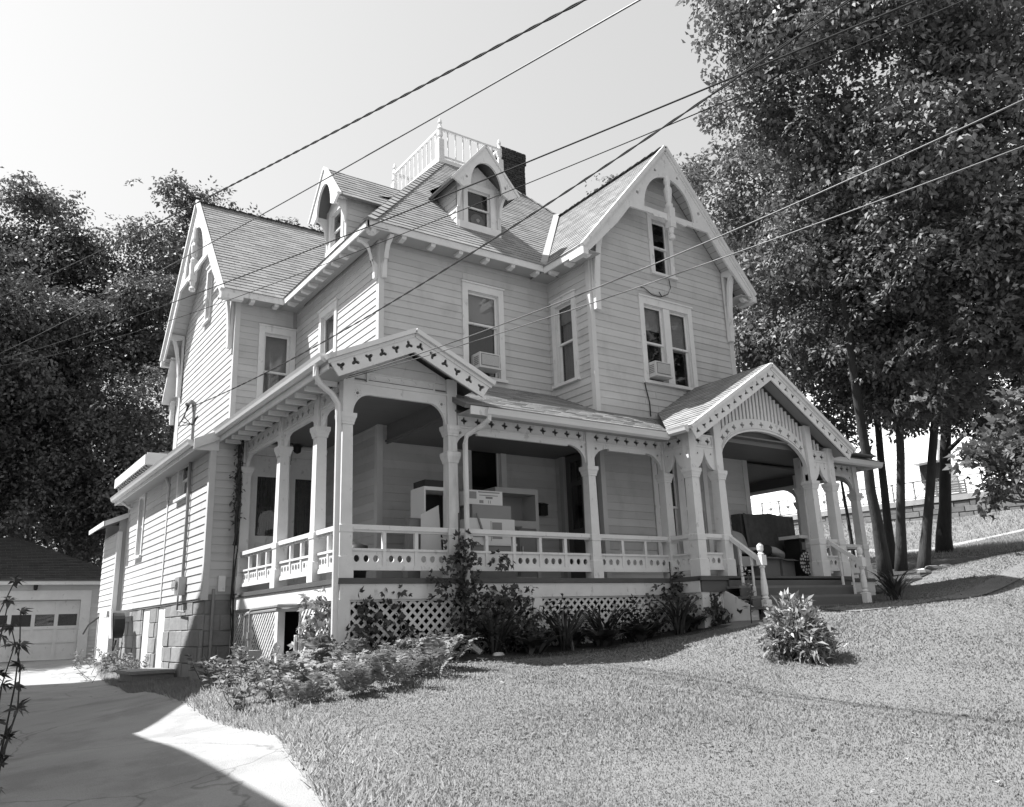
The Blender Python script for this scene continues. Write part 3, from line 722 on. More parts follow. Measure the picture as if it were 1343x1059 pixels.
m = MB(); a = Vector((5.56, ye, E0+.02)); c = Vector((8.15, 4.74, 10.0)); t = (c-a).normalized(); s_ = t.cross(Z).normalized()
m.hexa([a-s_*.06-Z*.0, a+s_*.06, c+s_*.06, c-s_*.06, a-s_*.08+Z*.07, a+s_*.08+Z*.07, c+s_*.08+Z*.07, c-s_*.08+Z*.07]); H(m, 'valley_flashing', M_FLASH)

# --- rake boards, collar braces and pendants of the two big gables
def gable_trim(F, c, half, zc, ze, wallz, so, collar=True):
    """F: frame at the rake plane (u across, outward d); c centre, half width to the eave tip"""
    sl = (zc-ze)/half; th = .34
    for s in (-1, 1):
        zz = lambda w: zc-sl*w
        P_ = lambda w, dz: (c+s*w, zz(w)-dz)
        outl = [P_(0, .0), P_(half+.02, .0), P_(half+.02, .16), P_(half-.10, .30), P_(half*.62, .44)]
        if collar:   # inner edge swells into the arch of the apex ornament
            w1 = half*.47; n = 8; zb_ = zz(w1)-.40
            outl += [P_(w1, .42)]
            wi = half*.30; ztop = zc-.80
            for k in range(n+1):
                t = k/n; outl.append((c+s*(wi*math.cos(t*math.pi/2)+.02*0), zb_+.10+(ztop-zb_-.10)*math.sin(t*math.pi/2)))
            outl[-1] = (c, ztop)
        else: outl += [P_(0, .5)]
        hs = [disc(*P_(half*.23, .56 if collar else .25), .045, pts=8), disc(*P_(half*.40, .33), .045, pts=8)] if collar else []
        hs = [disc(*P_(.36, .28), .04, pts=8), disc(*P_(half*.37, .30), .045, pts=8)] if collar else []
        b = MB(); b.fret(F, outl if s > 0 else outl[::-1], hs, -.05, 0); H(b, 'rake_board', M_TRIM)
        b = MB(); b.bar(F(c, zc+.0, .02), F(c+s*(half+.06), zz(half+.06)+.0, .02), .09, .09); b.bar(F(c, zc-.10, .01), F(c+s*(half+.03), zz(half+.03)-.10, .01), .04, .05); H(b, 'rake_moulding', M_TRIM)
        # boarded soffit under the rake
        b = MB(); n = 26
        for k in range(n):
            w0 = half*k/n+.004; w1 = half*(k+1)/n-.004
            b.hexa([F(c+s*w0, zz(w0)-.11, -so), F(c+s*w1, zz(w1)-.11, -so), F(c+s*w1, zz(w1)-.11, -.05), F(c+s*w0, zz(w0)-.11, -.05), F(c+s*w0, zz(w0)-.09, -so), F(c+s*w1, zz(w1)-.09, -so), F(c+s*w1, zz(w1)-.09, -.05), F(c+s*w0, zz(w0)-.09, -.05)])
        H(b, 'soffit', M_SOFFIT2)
        # slender curved eave bracket standing out from the wall near the corner
        ub = c+s*(half-.56); Bk = frame(F(ub, 0, -so), F.N, Z, F.U); zt_ = zz(half-.56)-.14
        q = [(.036, wallz-.95), (.14, wallz-.95)]+[(.14+(so-.18)*(1-math.cos(t)), wallz-.90+(zt_-.02-wallz+.78)*math.sin(t)) for t in (.25, .5, .8, 1.1, 1.35, 1.57)]+[(so-.04, zt_), (.036, zt_)]
        hole = [(.05+.045, wallz-.55)]+[(.105+(so-.24)*(1-math.cos(t)), wallz-.52+(zt_-.16-wallz+.56)*math.sin(t)) for t in (.5, .9, 1.25)]+[(.095, zt_-.12)]
        b = MB(); b.fret(Bk, q, [hole], -.07, .07); H(b, 'eave_bracket', M_TRIM)
        b = MB(); b.fbox(F, c+s*half-.06, zz(half)-.26, -so, c+s*half+.08, zz(half)-.11, .04); H(b, 'eave_return', M_TRIM)
    if collar:
        zb_ = zc-sl*half*.47-.40
        b = MB()
        for s in (-1, 1):
            b.fret(F, [(c+s*.09, zb_-.06), (c+s*.20, zb_-.02), (c+s*.5, zb_-.05), (c+s*.55, zb_-.0), (c+s*half*.50, zb_-.02), (c+s*(half*.52), zb_+.12), (c+s*.09, zb_+.12)][::s], [], -.045, .005)
        H(b, 'collar_beam', M_TRIM)
        p = F(c, 0, 0); b = MB()
        b.lathe(p.x, p.y, [(zb_-.52, .03), (zb_-.50, .075), (zb_-.43, .085), (zb_-.37, .04), (zb_-.34, .06), (zb_-.22, .075)], 10)
        b.lathe(p.x, p.y, [(zb_-.22, .085), (zb_+.28, .085)], sq=True)
        b.lathe(p.x, p.y, [(zb_+.28, .08), (zb_+.36, .095), (zb_+.42, .055), (zb_+.5, .08), (zb_+.75, .10), (zb_+.85, .06), (zb_+.95, .085), (zc-.78, .07)], 10)
        H(b, 'pendant', M_TRIM)
gable_trim(front(yo), RX, 2.66, RZ, GE, 6.55, YG-yo)
gable_trim(left(wo), -9.67, 2.94, WZ, WE, 6.6, XW-wo)
# paired curved brackets at the main corner
for F, s in ((frame((XM, YM, 0), -Y, Z, X), 1), (frame((XM, YM, 0), -X, Z, Y), 1)):
    q = [(.03, 5.95), (.10, 5.95)]+[(.10+.26*(1-math.cos(t)), 6.0+.66*math.sin(t)) for t in (.3, .7, 1.1, 1.5)]+[(.42, 6.74), (.30, 6.74)]+[(.16+.12*(1-math.cos(t)), 6.25+.42*math.sin(t)) for t in (1.4, .8, .2)]+[(.03, 6.25)]
    b = MB(); b.fret(F, q, [], .02, .11); H(b, 'eave_bracket', M_TRIM)

# --- chimney and roof-top railing
CX0, CX1, CY0, CY1 = 7.72, 8.62, 6.75, 7.5
b = MB(); b.box(CX0+.012, CY0+.012, 9.5, CX1-.012, CY1-.012, 13.02); ch = H(b, 'chimney', M_MORTAR)
b = MB(); zz = 9.6; k = 0
while zz < 13.05:
    g = .03 if zz > 12.72 else 0; inset = .10 if zz < 12.3 else (.05 if zz < 12.5 else 0)
    for (x0, y0, ux, uy, ln) in ((CX0-g, CY0-g, 1, 0, CX1-CX0+2*g), (CX0-g, CY1+g, 1, 0, CX1-CX0+2*g), (CX0-g, CY0-g, 0, 1, CY1-CY0+2*g), (CX1+g, CY0-g, 0, 1, CY1-CY0+2*g)):
        u = -.1 if k % 2 else 0
        while u < ln:
            a, c = max(0, u), min(ln, u+.2)
            if c-a > .04:
                d = rnd.uniform(-.006, .006)
                if ux: b.box(x0+a+.005, y0-.03+d, zz, x0+c-.005, y0+.03+d, zz+.063)
                else: b.box(x0-.03+d, y0+a+.005, zz, x0+.03+d, y0+c-.005, zz+.063)
            u += .21
    zz += .075; k += 1
tag(H(b, 'brick', M_BRICK, ch), kind='stuff')
b = MB(); b.box(CX0+.1, CY0+.1, 13.02, CX1-.1, CY1-.1, 13.06); H(b, 'flue_top', M_DARK, ch)
zr = DZ+.05
corners = [(DX0, DY0), (DX1, DY0), (DX1, DY1), (DX0, DY1)]
b = MB()
for i in range(4):
    a, c = corners[i], corners[(i+1) % 4]
    b.bar((a[0], a[1], zr+.95), (c[0], c[1], zr+.95), .09, .06)
rr = H(b, 'roof_railing', M_TRIM)
for i in range(4):
    a, c = corners[i], corners[(i+1) % 4]
    b = MB(); b.bar((a[0], a[1], zr+.12), (c[0], c[1], zr+.12), .07, .06); H(b, 'bottom_rail', M_TRIM, rr)
    b = MB(); b.lathe(a[0], a[1], [(zr-.15, .085), (zr+.62, .08)], sq=True); b.lathe(a[0], a[1], [(zr+.62, .07), (zr+.7, .05), (zr+.74, .08), (zr+.9, .07), (zr+.96, .09), (zr+1.02, .06), (zr+1.1, .035), (zr+1.15, .06), (zr+1.22, .045), (zr+1.3, .01)], 10); H(b, 'post', M_TRIM, rr)
    L = math.hypot(c[0]-a[0], c[1]-a[1]); n = int(L/.235)
    for k in range(1, n):
        x, y = a[0]+(c[0]-a[0])*k/n, a[1]+(c[1]-a[1])*k/n
        b = MB(); b.lathe(x, y, [(zr+.15, .02), (zr+.4, .024), (zr+.55, .016), (zr+.7, .026), (zr+.92, .02)], 6); H(b, 'baluster', M_TRIM, rr)

# ------------------------------------------------------------------ the porch (part of the house)
PE = -.40; PZ = 2.70; PS = .467      # front roof: eave line, height of its edge, slope
LE = -.42; LZ = 3.12; LS = .46       # side roof
CXc, CHF = .97, 1.40; CPK = LZ+LS*(CXc-LE)      # corner gable
zf = lambda y: PZ+PS*(y-PE)
zl = lambda x: LZ+LS*(x-LE)
# floors
b = MB(); b.box(-.03, -.05, -.06, XM, 5.04, 0); b.box(XM, -.05, -.06, XG, YM, 0); b.box(XG, -.05, -.06, 13.12, YG, 0); b.box(XGR, YG, -.06, 13.12, 3.9, 0); b.box(6.55, -.76, -.06, 11.15, -.05, 0)
H(b, 'porch_floor', M_DECK)
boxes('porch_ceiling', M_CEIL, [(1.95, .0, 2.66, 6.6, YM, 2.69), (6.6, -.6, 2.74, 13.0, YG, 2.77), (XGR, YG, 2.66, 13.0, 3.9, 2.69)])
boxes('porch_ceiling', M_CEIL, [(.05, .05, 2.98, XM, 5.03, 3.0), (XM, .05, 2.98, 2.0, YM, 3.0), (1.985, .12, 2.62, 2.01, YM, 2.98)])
# roofs
EX0, EX1, EYR = 6.38, 11.40, -1.0; EC = (EX0+EX1)/2; EPK = 4.27; EZ = 2.72; ES = (EPK-EZ)/(EC-EX0)
yv = lambda x: PE+(EZ+ES*(x-EX0)-PZ)/PS
roof([(1.9, PE, PZ), (EX0, PE, PZ), (EX0+(zf(YG)-EZ)/ES, YG, zf(YG)), (XG, YG, zf(YG)), (XG, YM, zf(YM)), (1.9, YM, zf(YM))][:0] or [(1.9, PE, PZ), (EX0, PE, PZ), (XG+.0, yv(XG) if yv(XG) > YM else YM, zf(YM)), (1.9, YM, zf(YM))])
roof([(EX0, PE, PZ), (EX0+.02, PE, PZ), (EX0+(zf(YG)-EZ)/ES, YG, zf(YG)), (XG-.05, YG, zf(YG)), (XG-.05, PE+.4, zf(PE+.4))])
roof([(EX0, EYR, EZ), (EX0, PE, EZ), (EC, YG, EPK), (EC, EYR, EPK)][:0] or [(EX0, EYR, EZ), (EX0, PE, EZ), (EX0+1.35, YG, EZ+ES*1.35), (EC, YG, EPK), (EC, EYR, EPK)])
roof([(EX1, EYR, EZ), (EX1, PE, EZ), (EX1-1.35, YG, EZ+ES*1.35), (EC, YG, EPK), (EC, EYR, EPK)], shing=False)
roof([(EX1-.9, PE, PZ), (13.4, PE, PZ), (13.4-1.5, PE+1.5, zf(PE+1.5)), (EX1-.9, PE+1.5, zf(PE+1.5))])
roof([(13.4, PE, PZ), (13.4, 4.2, PZ), (XGR, 4.2, PZ+PS*3), (XGR, PE+3, PZ+PS*3)], shing=False)
roof([(LE, 5.0, LZ), (LE, -.45, LZ), (CXc, -.45, CPK), (CXc, YM, CPK), (XM, YM, zl(XM)), (XM, 5.0, zl(XM))], weight=.3)
roof([(-.88, 13.3, zl(-.88)), (-.88, 5.0, zl(-.88)), (XM, 5.0, zl(XM)), (XM, YW, zl(XM)), (XW, YW, zl(XW)), (XW, 13.3, zl(XW))][:0] or [(-.88, 13.3, zl(-.88)), (-.88, 5.0, zl(-.88)), (XW, 5.0, zl(XW)), (XW, 13.3, zl(XW))], weight=.3)
b = MB(); b.hexa([(-.90, 4.965, zl(-.90)-.17), (LE, 4.965, LZ-.17), (LE, 4.995, LZ-.17), (-.90, 4.995, zl(-.90)-.17), (-.90, 4.965, zl(-.90)+.03), (LE, 4.965, LZ+.03), (LE, 4.995, LZ+.03), (-.90, 4.995, zl(-.90)+.03)]); H(b, 'fascia', M_TRIM)
roof([(XW, YW, zl(XW)), (XW, 5.0, zl(XW)), (XM, 5.0, zl(XM)), (XM, YW, zl(XM))], shing=False)
roof([(2*CXc-LE, -.45, LZ), (2*CXc-LE, YM, LZ), (CXc, YM, CPK), (CXc, -.45, CPK)], shing=False)
# rear box roof of the addition with a row of scrolled rafter tails, and a little lean-to roof behind it
bz = 3.36
roof([(-.97, 12.8, bz), (-.97, 9.05, bz), (XW, 9.05, bz+.28), (XW, 12.8, bz+.28)])
boxes('fascia', M_TRIM, [(-1.0, 9.02, bz-.24, -.96, 12.85, bz-.0), (-.96, 9.02, bz-.24, XW, 9.05, bz+.05), (-.96, 12.8, bz-.24, XW, 12.83, bz+.05)])
b = MB(); b.box(-.5, 9.2, 2.8, XW, 12.7, bz); H(b, 'eave_box', M_SIDING2)
for k in range(15):
    y = 9.2+3.4*k/14; b = MB(); b.fret(frame((0, y, 0), X, Z), [(-.54, 2.85)]+[(-.56-.36*t+.04*math.sin(t*9), 2.85+.28*t) for t in (.1, .3, .5, .7, .9, 1)]+[(-.92, bz-.2), (-.54, bz-.2)], [], -.05, .05); H(b, 'rafter_tail', M_TRIM)
roof([(-1.15, 15.3, 2.25), (-1.15, 12.9, 2.25), (.2, 12.9, 2.85), (.2, 15.3, 2.85)], shing=False)
b = MB(); b.box(-1.17, 12.86, 2.13, -1.14, 15.32, 2.25); b.hexa([(-1.15, 12.86, 2.12), (.2, 12.86, 2.7), (.2, 12.9, 2.7), (-1.15, 12.9, 2.12), (-1.15, 12.86, 2.25), (.2, 12.86, 2.85), (.2, 12.9, 2.85), (-1.15, 12.9, 2.25)]); H(b, 'fascia', M_TRIM)
slab_ = MB(); slab_.hexa([(.05, 12.98, 5.62), (1.8, 12.98, 5.62), (1.8, 12.22, 6.68), (.05, 12.22, 6.68), (.05, 12.98, 5.74), (1.8, 12.98, 5.74), (1.8, 12.22, 6.82), (.05, 12.22, 6.82)]); H(slab_, 'rear_roof', M_TRIM)
b = MB(); b.box(.375, 12.22, 2.6, 1.8, 12.7, 5.95); H(b, 'rear_wall', M_SIDING)
b = MB(); b.fret(frame((.0, 0, 0), Y, Z), [(12.72, 5.0), (12.79, 5.0), (12.86, 5.35), (12.97, 5.5), (12.97, 5.64), (12.72, 5.7)], [], .25, .36); H(b, 'eave_bracket', M_TRIM)
# gutters
def gutter(a, b_, out, name='gutter', r=.065):
    a = Vector(a); b_ = Vector(b_); out = Vector(out); t = (b_-a).normalized(); sec = [(-.01, .06), (-.01, -.05), (.05, -.06), (.10, -.03), (.115, .02), (.135, .065), (.12, .068), (.10, .03), (.09, -.02), (.04, -.04), (.0, -.04), (.0, .06)]
    m = MB(); n = len(sec); m.add([a+out*x+Z*z for x, z in sec]+[b_+out*x+Z*z for x, z in sec], [(i, (i+1) % n, n+(i+1) % n, n+i) for i in range(n)]+[tuple(range(6)), tuple(range(n, n+6))]); return H(m, name, M_GUT)
gutter((LE-.0, 5.02, LZ-.04), (LE, -.40, LZ-.04), -X)
gutter((-.88, 13.3, zl(-.88)-.05), (-.88, 5.06, zl(-.88)-.05), -X)
gutter((2.27, PE+.02, PZ-.115), (EX0-.02, PE+.02, PZ-.115), -Y)
gutter((EX0, PE-.1, EZ-.08), (EX0, EYR+.05, EZ-.08), -X)
gutter((EX1+.0, PE+.02, PZ-.115), (13.4, PE+.02, PZ-.115), -Y)
# fascias and soffits under the gutters
boxes('fascia', M_TRIM, [(2.0, PE, PZ-.16, EX0, PE+.03, PZ-.02), (11.3, PE, PZ-.16, 13.4, PE+.03, PZ-.02), (13.37, PE+.03, PZ-.16, 13.4, 4.2, PZ-.02), (LE, -.40, LZ-.2, LE+.03, 5.0, LZ-.03), (-.88, 5.0, zl(-.88)-.18, -.85, 13.3, zl(-.88)-.03), (-.85, 5.0, zl(-.88)-.18, LE, 5.03, zl(-.88)+.03)])
boxes('soffit', M_SOFFIT, [(2.0, PE+.03, PZ-.10, EX0+.3, .0, PZ-.075), (10.9, PE+.03, PZ-.10, 13.37, .0, PZ-.075), (LE+.03, -.42, LZ-.19, 0, 5.0, LZ-.165), (-.85, 5.03, zl(-.88)-.17, -.54, 13.3, zl(-.88)-.145)])
for k in range(12):
    y = .2+4.6*k/11; b = MB(); b.box(LE+.06, y-.03, LZ-.26, -.02, y+.03, LZ-.19); H(b, 'rafter_tail', M_TRIM)
# downspouts
b = MB(); b.tube([(-.48, -.12, LZ-.10), (-.48, -.12, LZ-.24), (-.40, -.12, LZ-.36), (-.22, -.11, LZ-.48), (-.12, -.10, LZ-.62), (-.105, -.10, LZ-.9), (-.105, -.10, -1.0)], .045, 8); H(b, 'downspout', M_GUT, smooth=False)
b = MB(); b.tube([(2.33, PE-.02, PZ-.15), (2.33, PE-.02, PZ-.22), (2.28, PE+.10, PZ-.30), (2.10, -.10, PZ-.44), (2.055, -.12, PZ-.60), (2.055, -.13, .45)], .045, 8); H(b, 'downspout', M_TRIMW)
b = MB(); b.tube([(2.055, -.13, .62), (2.05, -.13, -.9), (2.07, -.17, -1.0), (2.16, -.30, -1.12)], .05, 8); H(b, 'downspout', M_GUT)
b = MB(); b.tube([(-.62, 8.5, 2.78), (-.60, 8.42, 2.66), (-.575, 8.36, 2.55), (-.575, 8.36, 2.2)], .04, 8); H(b, 'downspout', M_GUT)
b = MB(); b.tube([(-.9, 12.7, bz-.25), (-.85, 12.6, bz-.6), (-.6, 12.5, bz-.8)], .04, 8); H(b, 'downspout', M_GUT)

# posts
def post(x, y, zc, ztop, h=.085, pl=.30, m=None, name='porch_post', base=0.0, zrail=.66):
    b = MB(); b.lathe(x, y, [(base, h+.028), (pl, h+.028), (pl+.02, h+.012), (zrail-.02, h+.012), (zrail, h+.022), (zrail+.09, h+.022), (zrail+.11, h+.006), (zc-.17, h-.004)], sq=True)
    p = H(b, name, m or M_TRIM)
    b = MB(); b.lathe(x, y, [(zc-.17, h+.012), (zc-.14, h+.012), (zc-.13, h+.018), (zc-.09, h+.026), (zc-.06, h+.040), (zc, h+.042)], sq=True); H(b, 'capital', m or M_TRIM, p)
    b = MB(); b.lathe(x, y, [(zc, h-.004), (ztop, h-.004)], sq=True); H(b, 'post_block', M_TRIM, p)
    return p
LC, FC = 2.42, 1.98
post(.09, .09, LC, 3.02)
for y in (1.09, 2.77, 4.90): post(.09, y, LC, 2.98)
post(1.90, .09, LC, 2.98, m=M_TRIMW); 
b = MB(); b.lathe(1.90, .09, [(FC-.17, .095), (FC-.13, .103), (FC-.06, .125), (FC, .127), (FC+.02, .09)], sq=True); H(b, 'capital', M_TRIMW)
post(4.80, .09, FC, 2.66); post(6.70, .09, FC, 2.66)
post(6.72, -.60, FC, 2.74, h=.095); post(7.44, -.60, FC, 3.05, h=.095); post(10.34, -.60, FC, 3.05, h=.095); post(11.04, -.60, FC, 2.74, h=.095)
post(13.0, .09, FC, 2.66); post(11.0, .09, FC, 2.66); post(13.0, 1.60, FC, 2.66); post(13.0, 3.65, FC, 2.66)

# spandrels with quarter-round brackets, and the pierced frieze above
def spandrel(F, u0, u1, zc, zt, wl, hl, wr=None, hr=None, gothic=False, mid=.0, hole=True, bt=.07, ring=False, d0=-.115, d1=-.055):
    wr = wr or wl; hr = hr or hl
    if gothic:
        mu = (u0+u1)/2; n = 7; q = [(u0, zt), (u0, zc)]
        q += [(u0+(mu-u0)*math.sin(t*math.pi/2)**.9, zc+(zt-.03-zc)*(1-math.cos(t*math.pi/2))**.75) for t in [k/n for k in range(1, n)]]+[(mu, zt-.03)]
        q += [(u1-(u1-mu)*math.sin(t*math.pi/2)**.9, zc+(zt-.03-zc)*(1-math.cos(t*math.pi/2))**.75) for t in [k/n for k in range(n-1, 0, -1)]]+[(u1, zc), (u1, zt)]
        hs = [disc(u0+.09, zt-.13, .022, pts=8), disc(u1-.09, zt-.13, .022, pts=8)]
    else:
        zb = zt-bt; n = 8
        q = [(u0, zt), (u0, zb-hl)]+[(u0+.015+(wl-.015)*(1-math.cos(t*math.pi/2)), zb-hl+hl*math.sin(t*math.pi/2)) for t in [k/n for k in range(0, n)]]
        q += [(u0+wl, zb), (u0+wl, zb-mid), (u1-wr, zb-mid), (u1-wr, zb)]
        q += [(u1-.015-(wr-.015)*(1-math.cos(t*math.pi/2)), zb-hr+hr*math.sin(t*math.pi/2)) for t in [k/n for k in range(n-1, -1, -1)]]+[(u1, zb-hr), (u1, zt)]
        hs = []
        for (cx, cz) in ((u0+.085, zb-.02+.3*(bt-.07)), (u1-.085, zb-.02+.3*(bt-.07))):
            hs.append(disc(cx, cz, .026, pts=10))
            if ring: hs += [disc(cx+.055*math.cos(a), cz+.055*math.sin(a), .007, pts=5) for a in [2*math.pi*k/8 for k in range(8)]]
    b = MB(); b.fret(F, q, hs if hole else [], d0, d1); return H(b, 'spandrel', M_TRIM)
def frieze(F, u0, u1, z0, z1, n, d=-.06, dark=True, a=.066, four=True):
    m = (z0+z1)/2; s = (u1-u0)/n
    b = MB(); b.fret(F, [(u0, z0), (u1, z0), (u1, z1), (u0, z1)], [foil(u0+s*(k+.5), m, a, 4 if four else 3, 0, .33, 24) for k in range(n)], d-.03, d); f = H(b, 'frieze', M_TRIM)
    b = MB(); b.fbox(F, u0, z0-.02, d-.02, u1, z0+.012, d+.022); b.fbox(F, u0, z1-.012, d-.02, u1, z1+.015, d+.02); b.fbox(F, u0, z0+.012, d, u0+.03, z1-.012, d+.015); b.fbox(F, u1-.03, z0+.012, d, u1, z1-.012, d+.015); b.fbox(F, u0+.03, z0+.03, d, u1-.03, z0+.042, d+.008); H(b, 'frieze_moulding', M_TRIM, f)
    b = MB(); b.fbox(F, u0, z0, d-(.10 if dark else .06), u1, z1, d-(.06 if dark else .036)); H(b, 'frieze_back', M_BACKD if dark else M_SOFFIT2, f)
F0 = front(0); FE = front(-.69); FL = left(0)
fz0, fz1 = 2.43, 2.65
frieze(F0, 2.02, 4.72, fz0, fz1, 10); spandrel(F0, 1.985, 4.715, FC, fz0-.01, .42, .26, .40, .30, mid=.03)
frieze(F0, 4.88, 6.62, fz0, fz1, 7); spandrel(F0, 4.885, 6.615, FC, fz0-.01, .40, .30, mid=.03)
Fd = left(6.60); frieze(Fd, 0.0, .52, fz0, fz1, 2); spandrel(Fd, .0, .51, FC, fz0-.01, .2, .3, gothic=True)
frieze(FE, 6.815, 7.345, fz0, fz1, 2); spandrel(FE, 6.81, 7.35, FC, fz0-.01, .2, .3, gothic=True)
frieze(FE, 10.435, 10.945, fz0, fz1, 2); spandrel(FE, 10.43, 10.95, FC, fz0-.01, .2, .3, gothic=True)
frieze(F0, 11.09, 12.91, fz0, fz1, 8); spandrel(F0, 11.085, 12.915, FC, fz0-.01, .42, .30)
Fx = right(13.09); frieze(Fx, .18, 1.52, fz0, fz1, 5); spandrel(Fx, .175, 1.515, FC, fz0-.01, .4, .3); frieze(Fx, 1.69, 3.56, fz0, fz1, 7); spandrel(Fx, 1.685, 3.565, FC, fz0-.01, .5, .38)
# side porch bays
for a, c in ((-1.0, -.18), (-2.68, -1.18), (-4.81, -2.86)):
    n = max(3, round((c-a)/.27)); frieze(FL, a+.005, c-.005, 2.70, 2.92, n, dark=False); spandrel(FL, a, c, LC, 2.69, min(.34, (c-a)*.4), .27)
# corner bay and its gable
spandrel(F0, .175, 1.815, LC, 2.92, .30, .33, .30, .37, bt=.16, ring=True)
frieze(F0, .40, 1.60, 2.965, 3.10, 5, d=-.055, dark=False, a=.045)
def ev(u): return CPK-LS*abs(u-CXc)
b = MB(); b.fbox(F0, .17, 2.915, -.11, 1.82, 2.945, -.03); H(b, 'beam_moulding', M_TRIM)
b = MB()
b.prism(F0, [(.18, 2.95), (1.81, 2.95), (1.81, ev(1.81)-.16), (CXc, CPK-.16), (.18, ev(.18)-.16)], -.12, -.08); ty = H(b, 'tympanum', M_TRIM)
for z0, z1 in ((2.955, 3.10), (3.11, 3.26), (3.27, 3.45), (3.46, 3.6)):
    b = MB(); w0 = max(.02, (CPK-.18-z0)/LS); w1 = max(.01, (CPK-.18-z1)/LS); b.prism(F0, [(max(.18, CXc-w0), z0), (min(1.81, CXc+w0), z0), (min(1.81, CXc+w1), z1), (max(.18, CXc-w1), z1)], -.08, -.065); H(b, 'tympanum_board', M_TRIM, ty)
boxes('post_block', M_TRIM, [(.0, -.0, 2.94, .18, .18, ev(0)-.1), (1.81, .0, 2.94, 1.99, .18, ev(1.99)-.1)])
def rake(F, c, half, zc, s, wd, n, d, foils=.06, name='pierced_rake_board', end=.10, up=.05):
    """pierced barge board with trefoils turned up and down by turns"""
    for sg in (-1, 1):
        ca = 1/math.sqrt(1+s*s)
        q = [(c, zc-.06), (c+sg*(half+.0), zc-s*half-.06), (c+sg*(half-end), zc-s*(half-end)-wd), (c, zc-wd-.0)]
        hs = []
        for k in range(n):
            w = (half-.08)*(k+.45)/n; z = zc-s*w-(.06+wd)/2-.01
            hs.append(foil(c+sg*w, z, foils, 3, math.pi/2+(math.pi if k % 2 else 0)-sg*math.atan(s)*.6, .42, 24))
        b = MB(); b.fret(F, q if sg < 0 else q[::-1], hs, d-.03, d); o = H(b, name, M_TRIM)
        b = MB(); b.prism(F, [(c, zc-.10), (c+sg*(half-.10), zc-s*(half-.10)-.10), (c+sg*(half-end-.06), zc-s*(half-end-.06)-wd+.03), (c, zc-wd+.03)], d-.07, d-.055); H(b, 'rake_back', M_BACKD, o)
        b = MB(); b.bar(F(c, zc-.03, d+.02), F(c+sg*(half+.04), zc-s*(half+.04)-.03, d+.02), .10, .07); b.bar(F(c, zc-.10, d+.005), F(c+sg*half, zc-s*half-.10, d+.005), .03, .05); H(b, 'rake_moulding', M_TRIM, o)
        b = MB(); n2 = 2
        b.hexa([F(c, zc-.13, d-.45), F(c+sg*half, zc-s*half-.13, d-.45), F(c+sg*half, zc-s*half-.13, d-.04), F(c, zc-.13, d-.04), F(c, zc-.11, d-.45), F(c+sg*half, zc-s*half-.11, d-.45), F(c+sg*half, zc-s*half-.11, d-.04), F(c, zc-.11, d-.04)]); H(b, 'soffit', M_SOFFIT, o)
rake(front(-.45), CXc, CHF, CPK, LS, .37, 6, 0.0, foils=.072, end=.17)
# entry gable
rake(front(EYR), EC, EC-EX0, EPK, ES, .35, 13, 0.0, foils=.060, end=.13)
zE = lambda u: EPK-ES*abs(u-EC)
aw = (10.245-7.535)/2; ac = (10.245+7.535)/2; sp, crown = 2.12, 2.90
n = 20; inner = [(ac+aw*math.cos(math.pi*(1-k/n)), sp+(crown-sp)*math.sin(math.pi*k/n)**.85) for k in range(n+1)]
outer = [(ac+aw*math.cos(math.pi*(1-k/n))*1.0, sp+.42+(crown+.26-sp-.42)*math.sin(math.pi*k/n)**.85) for k in range(n+1)]
hs = []
for k in range(11):
    t = math.pi*(.13+.74*k/10); hs.append(foil(ac-aw*math.cos(t)*.985, (sp+(crown-sp)*math.sin(t)**.85+sp+.42+(crown+.26-sp-.42)*math.sin(t)**.85)/2+.02, .064, 4, 0, .33, 20))
b = MB(); b.fret(FE, [(ac-aw, FC)]+inner+[(ac+aw, FC)]+outer[::-1], hs, -.13, -.06); ar_ = H(b, 'entry_arch', M_TRIM)
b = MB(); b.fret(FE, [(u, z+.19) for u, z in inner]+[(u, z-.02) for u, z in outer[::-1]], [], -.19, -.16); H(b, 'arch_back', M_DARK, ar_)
for off, w in ((.0, .035), (.03, .02)):
    b = MB()
    for k in range(n):
        A, B_ = inner[k], inner[k+1]; b.hexa([FE(A[0], A[1]+off*2.0, -.06), FE(B_[0], B_[1]+off*2.0, -.06), FE(B_[0], B_[1]+off*2.0, -.04), FE(A[0], A[1]+off*2.0, -.04), FE(A[0], A[1]+off*2.0+w, -.06), FE(B_[0], B_[1]+off*2.0+w, -.06), FE(B_[0], B_[1]+off*2.0+w, -.04), FE(A[0], A[1]+off*2.0+w, -.04)])
    H(b, 'arch_moulding', M_TRIM, ar_)
for sg in (-1, 1):   # solid gusset and dot where arch meets the posts
    pass
u = 7.62
while u < 10.2:
    t = max(0, min(1, (u-ac+aw)/(2*aw))); th_ = math.acos(max(-1, min(1, (ac-u)/aw))); zb = sp+.42+(crown+.26-sp-.42)*math.sin(th_)**.85
    zt = zE(u)-.30
    if zt > zb+.03:
        b = MB(); b.fbox(FE, u-.034, zb-.03, -.12, u+.034, zt, -.07); H(b, 'gable_slat', M_TRIM)
    u += .112
for u0 in (10.47, 10.59, 10.71):
    b = MB(); b.fbox(FE, u0, 2.64, -.12, u0+.06, zE(u0+.06)-.28, -.07); H(b, 'gable_slat', M_TRIM)
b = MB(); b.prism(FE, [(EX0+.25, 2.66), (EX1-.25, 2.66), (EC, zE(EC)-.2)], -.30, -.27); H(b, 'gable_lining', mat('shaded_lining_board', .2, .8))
for s0 in (6.72, 7.44, 10.34, 11.04):
    b = MB(); b.fbox(FE, s0-.095, 2.60, -.185, s0+.095, zE(s0)-.20, 0.0); H(b, 'post_block', M_TRIM)

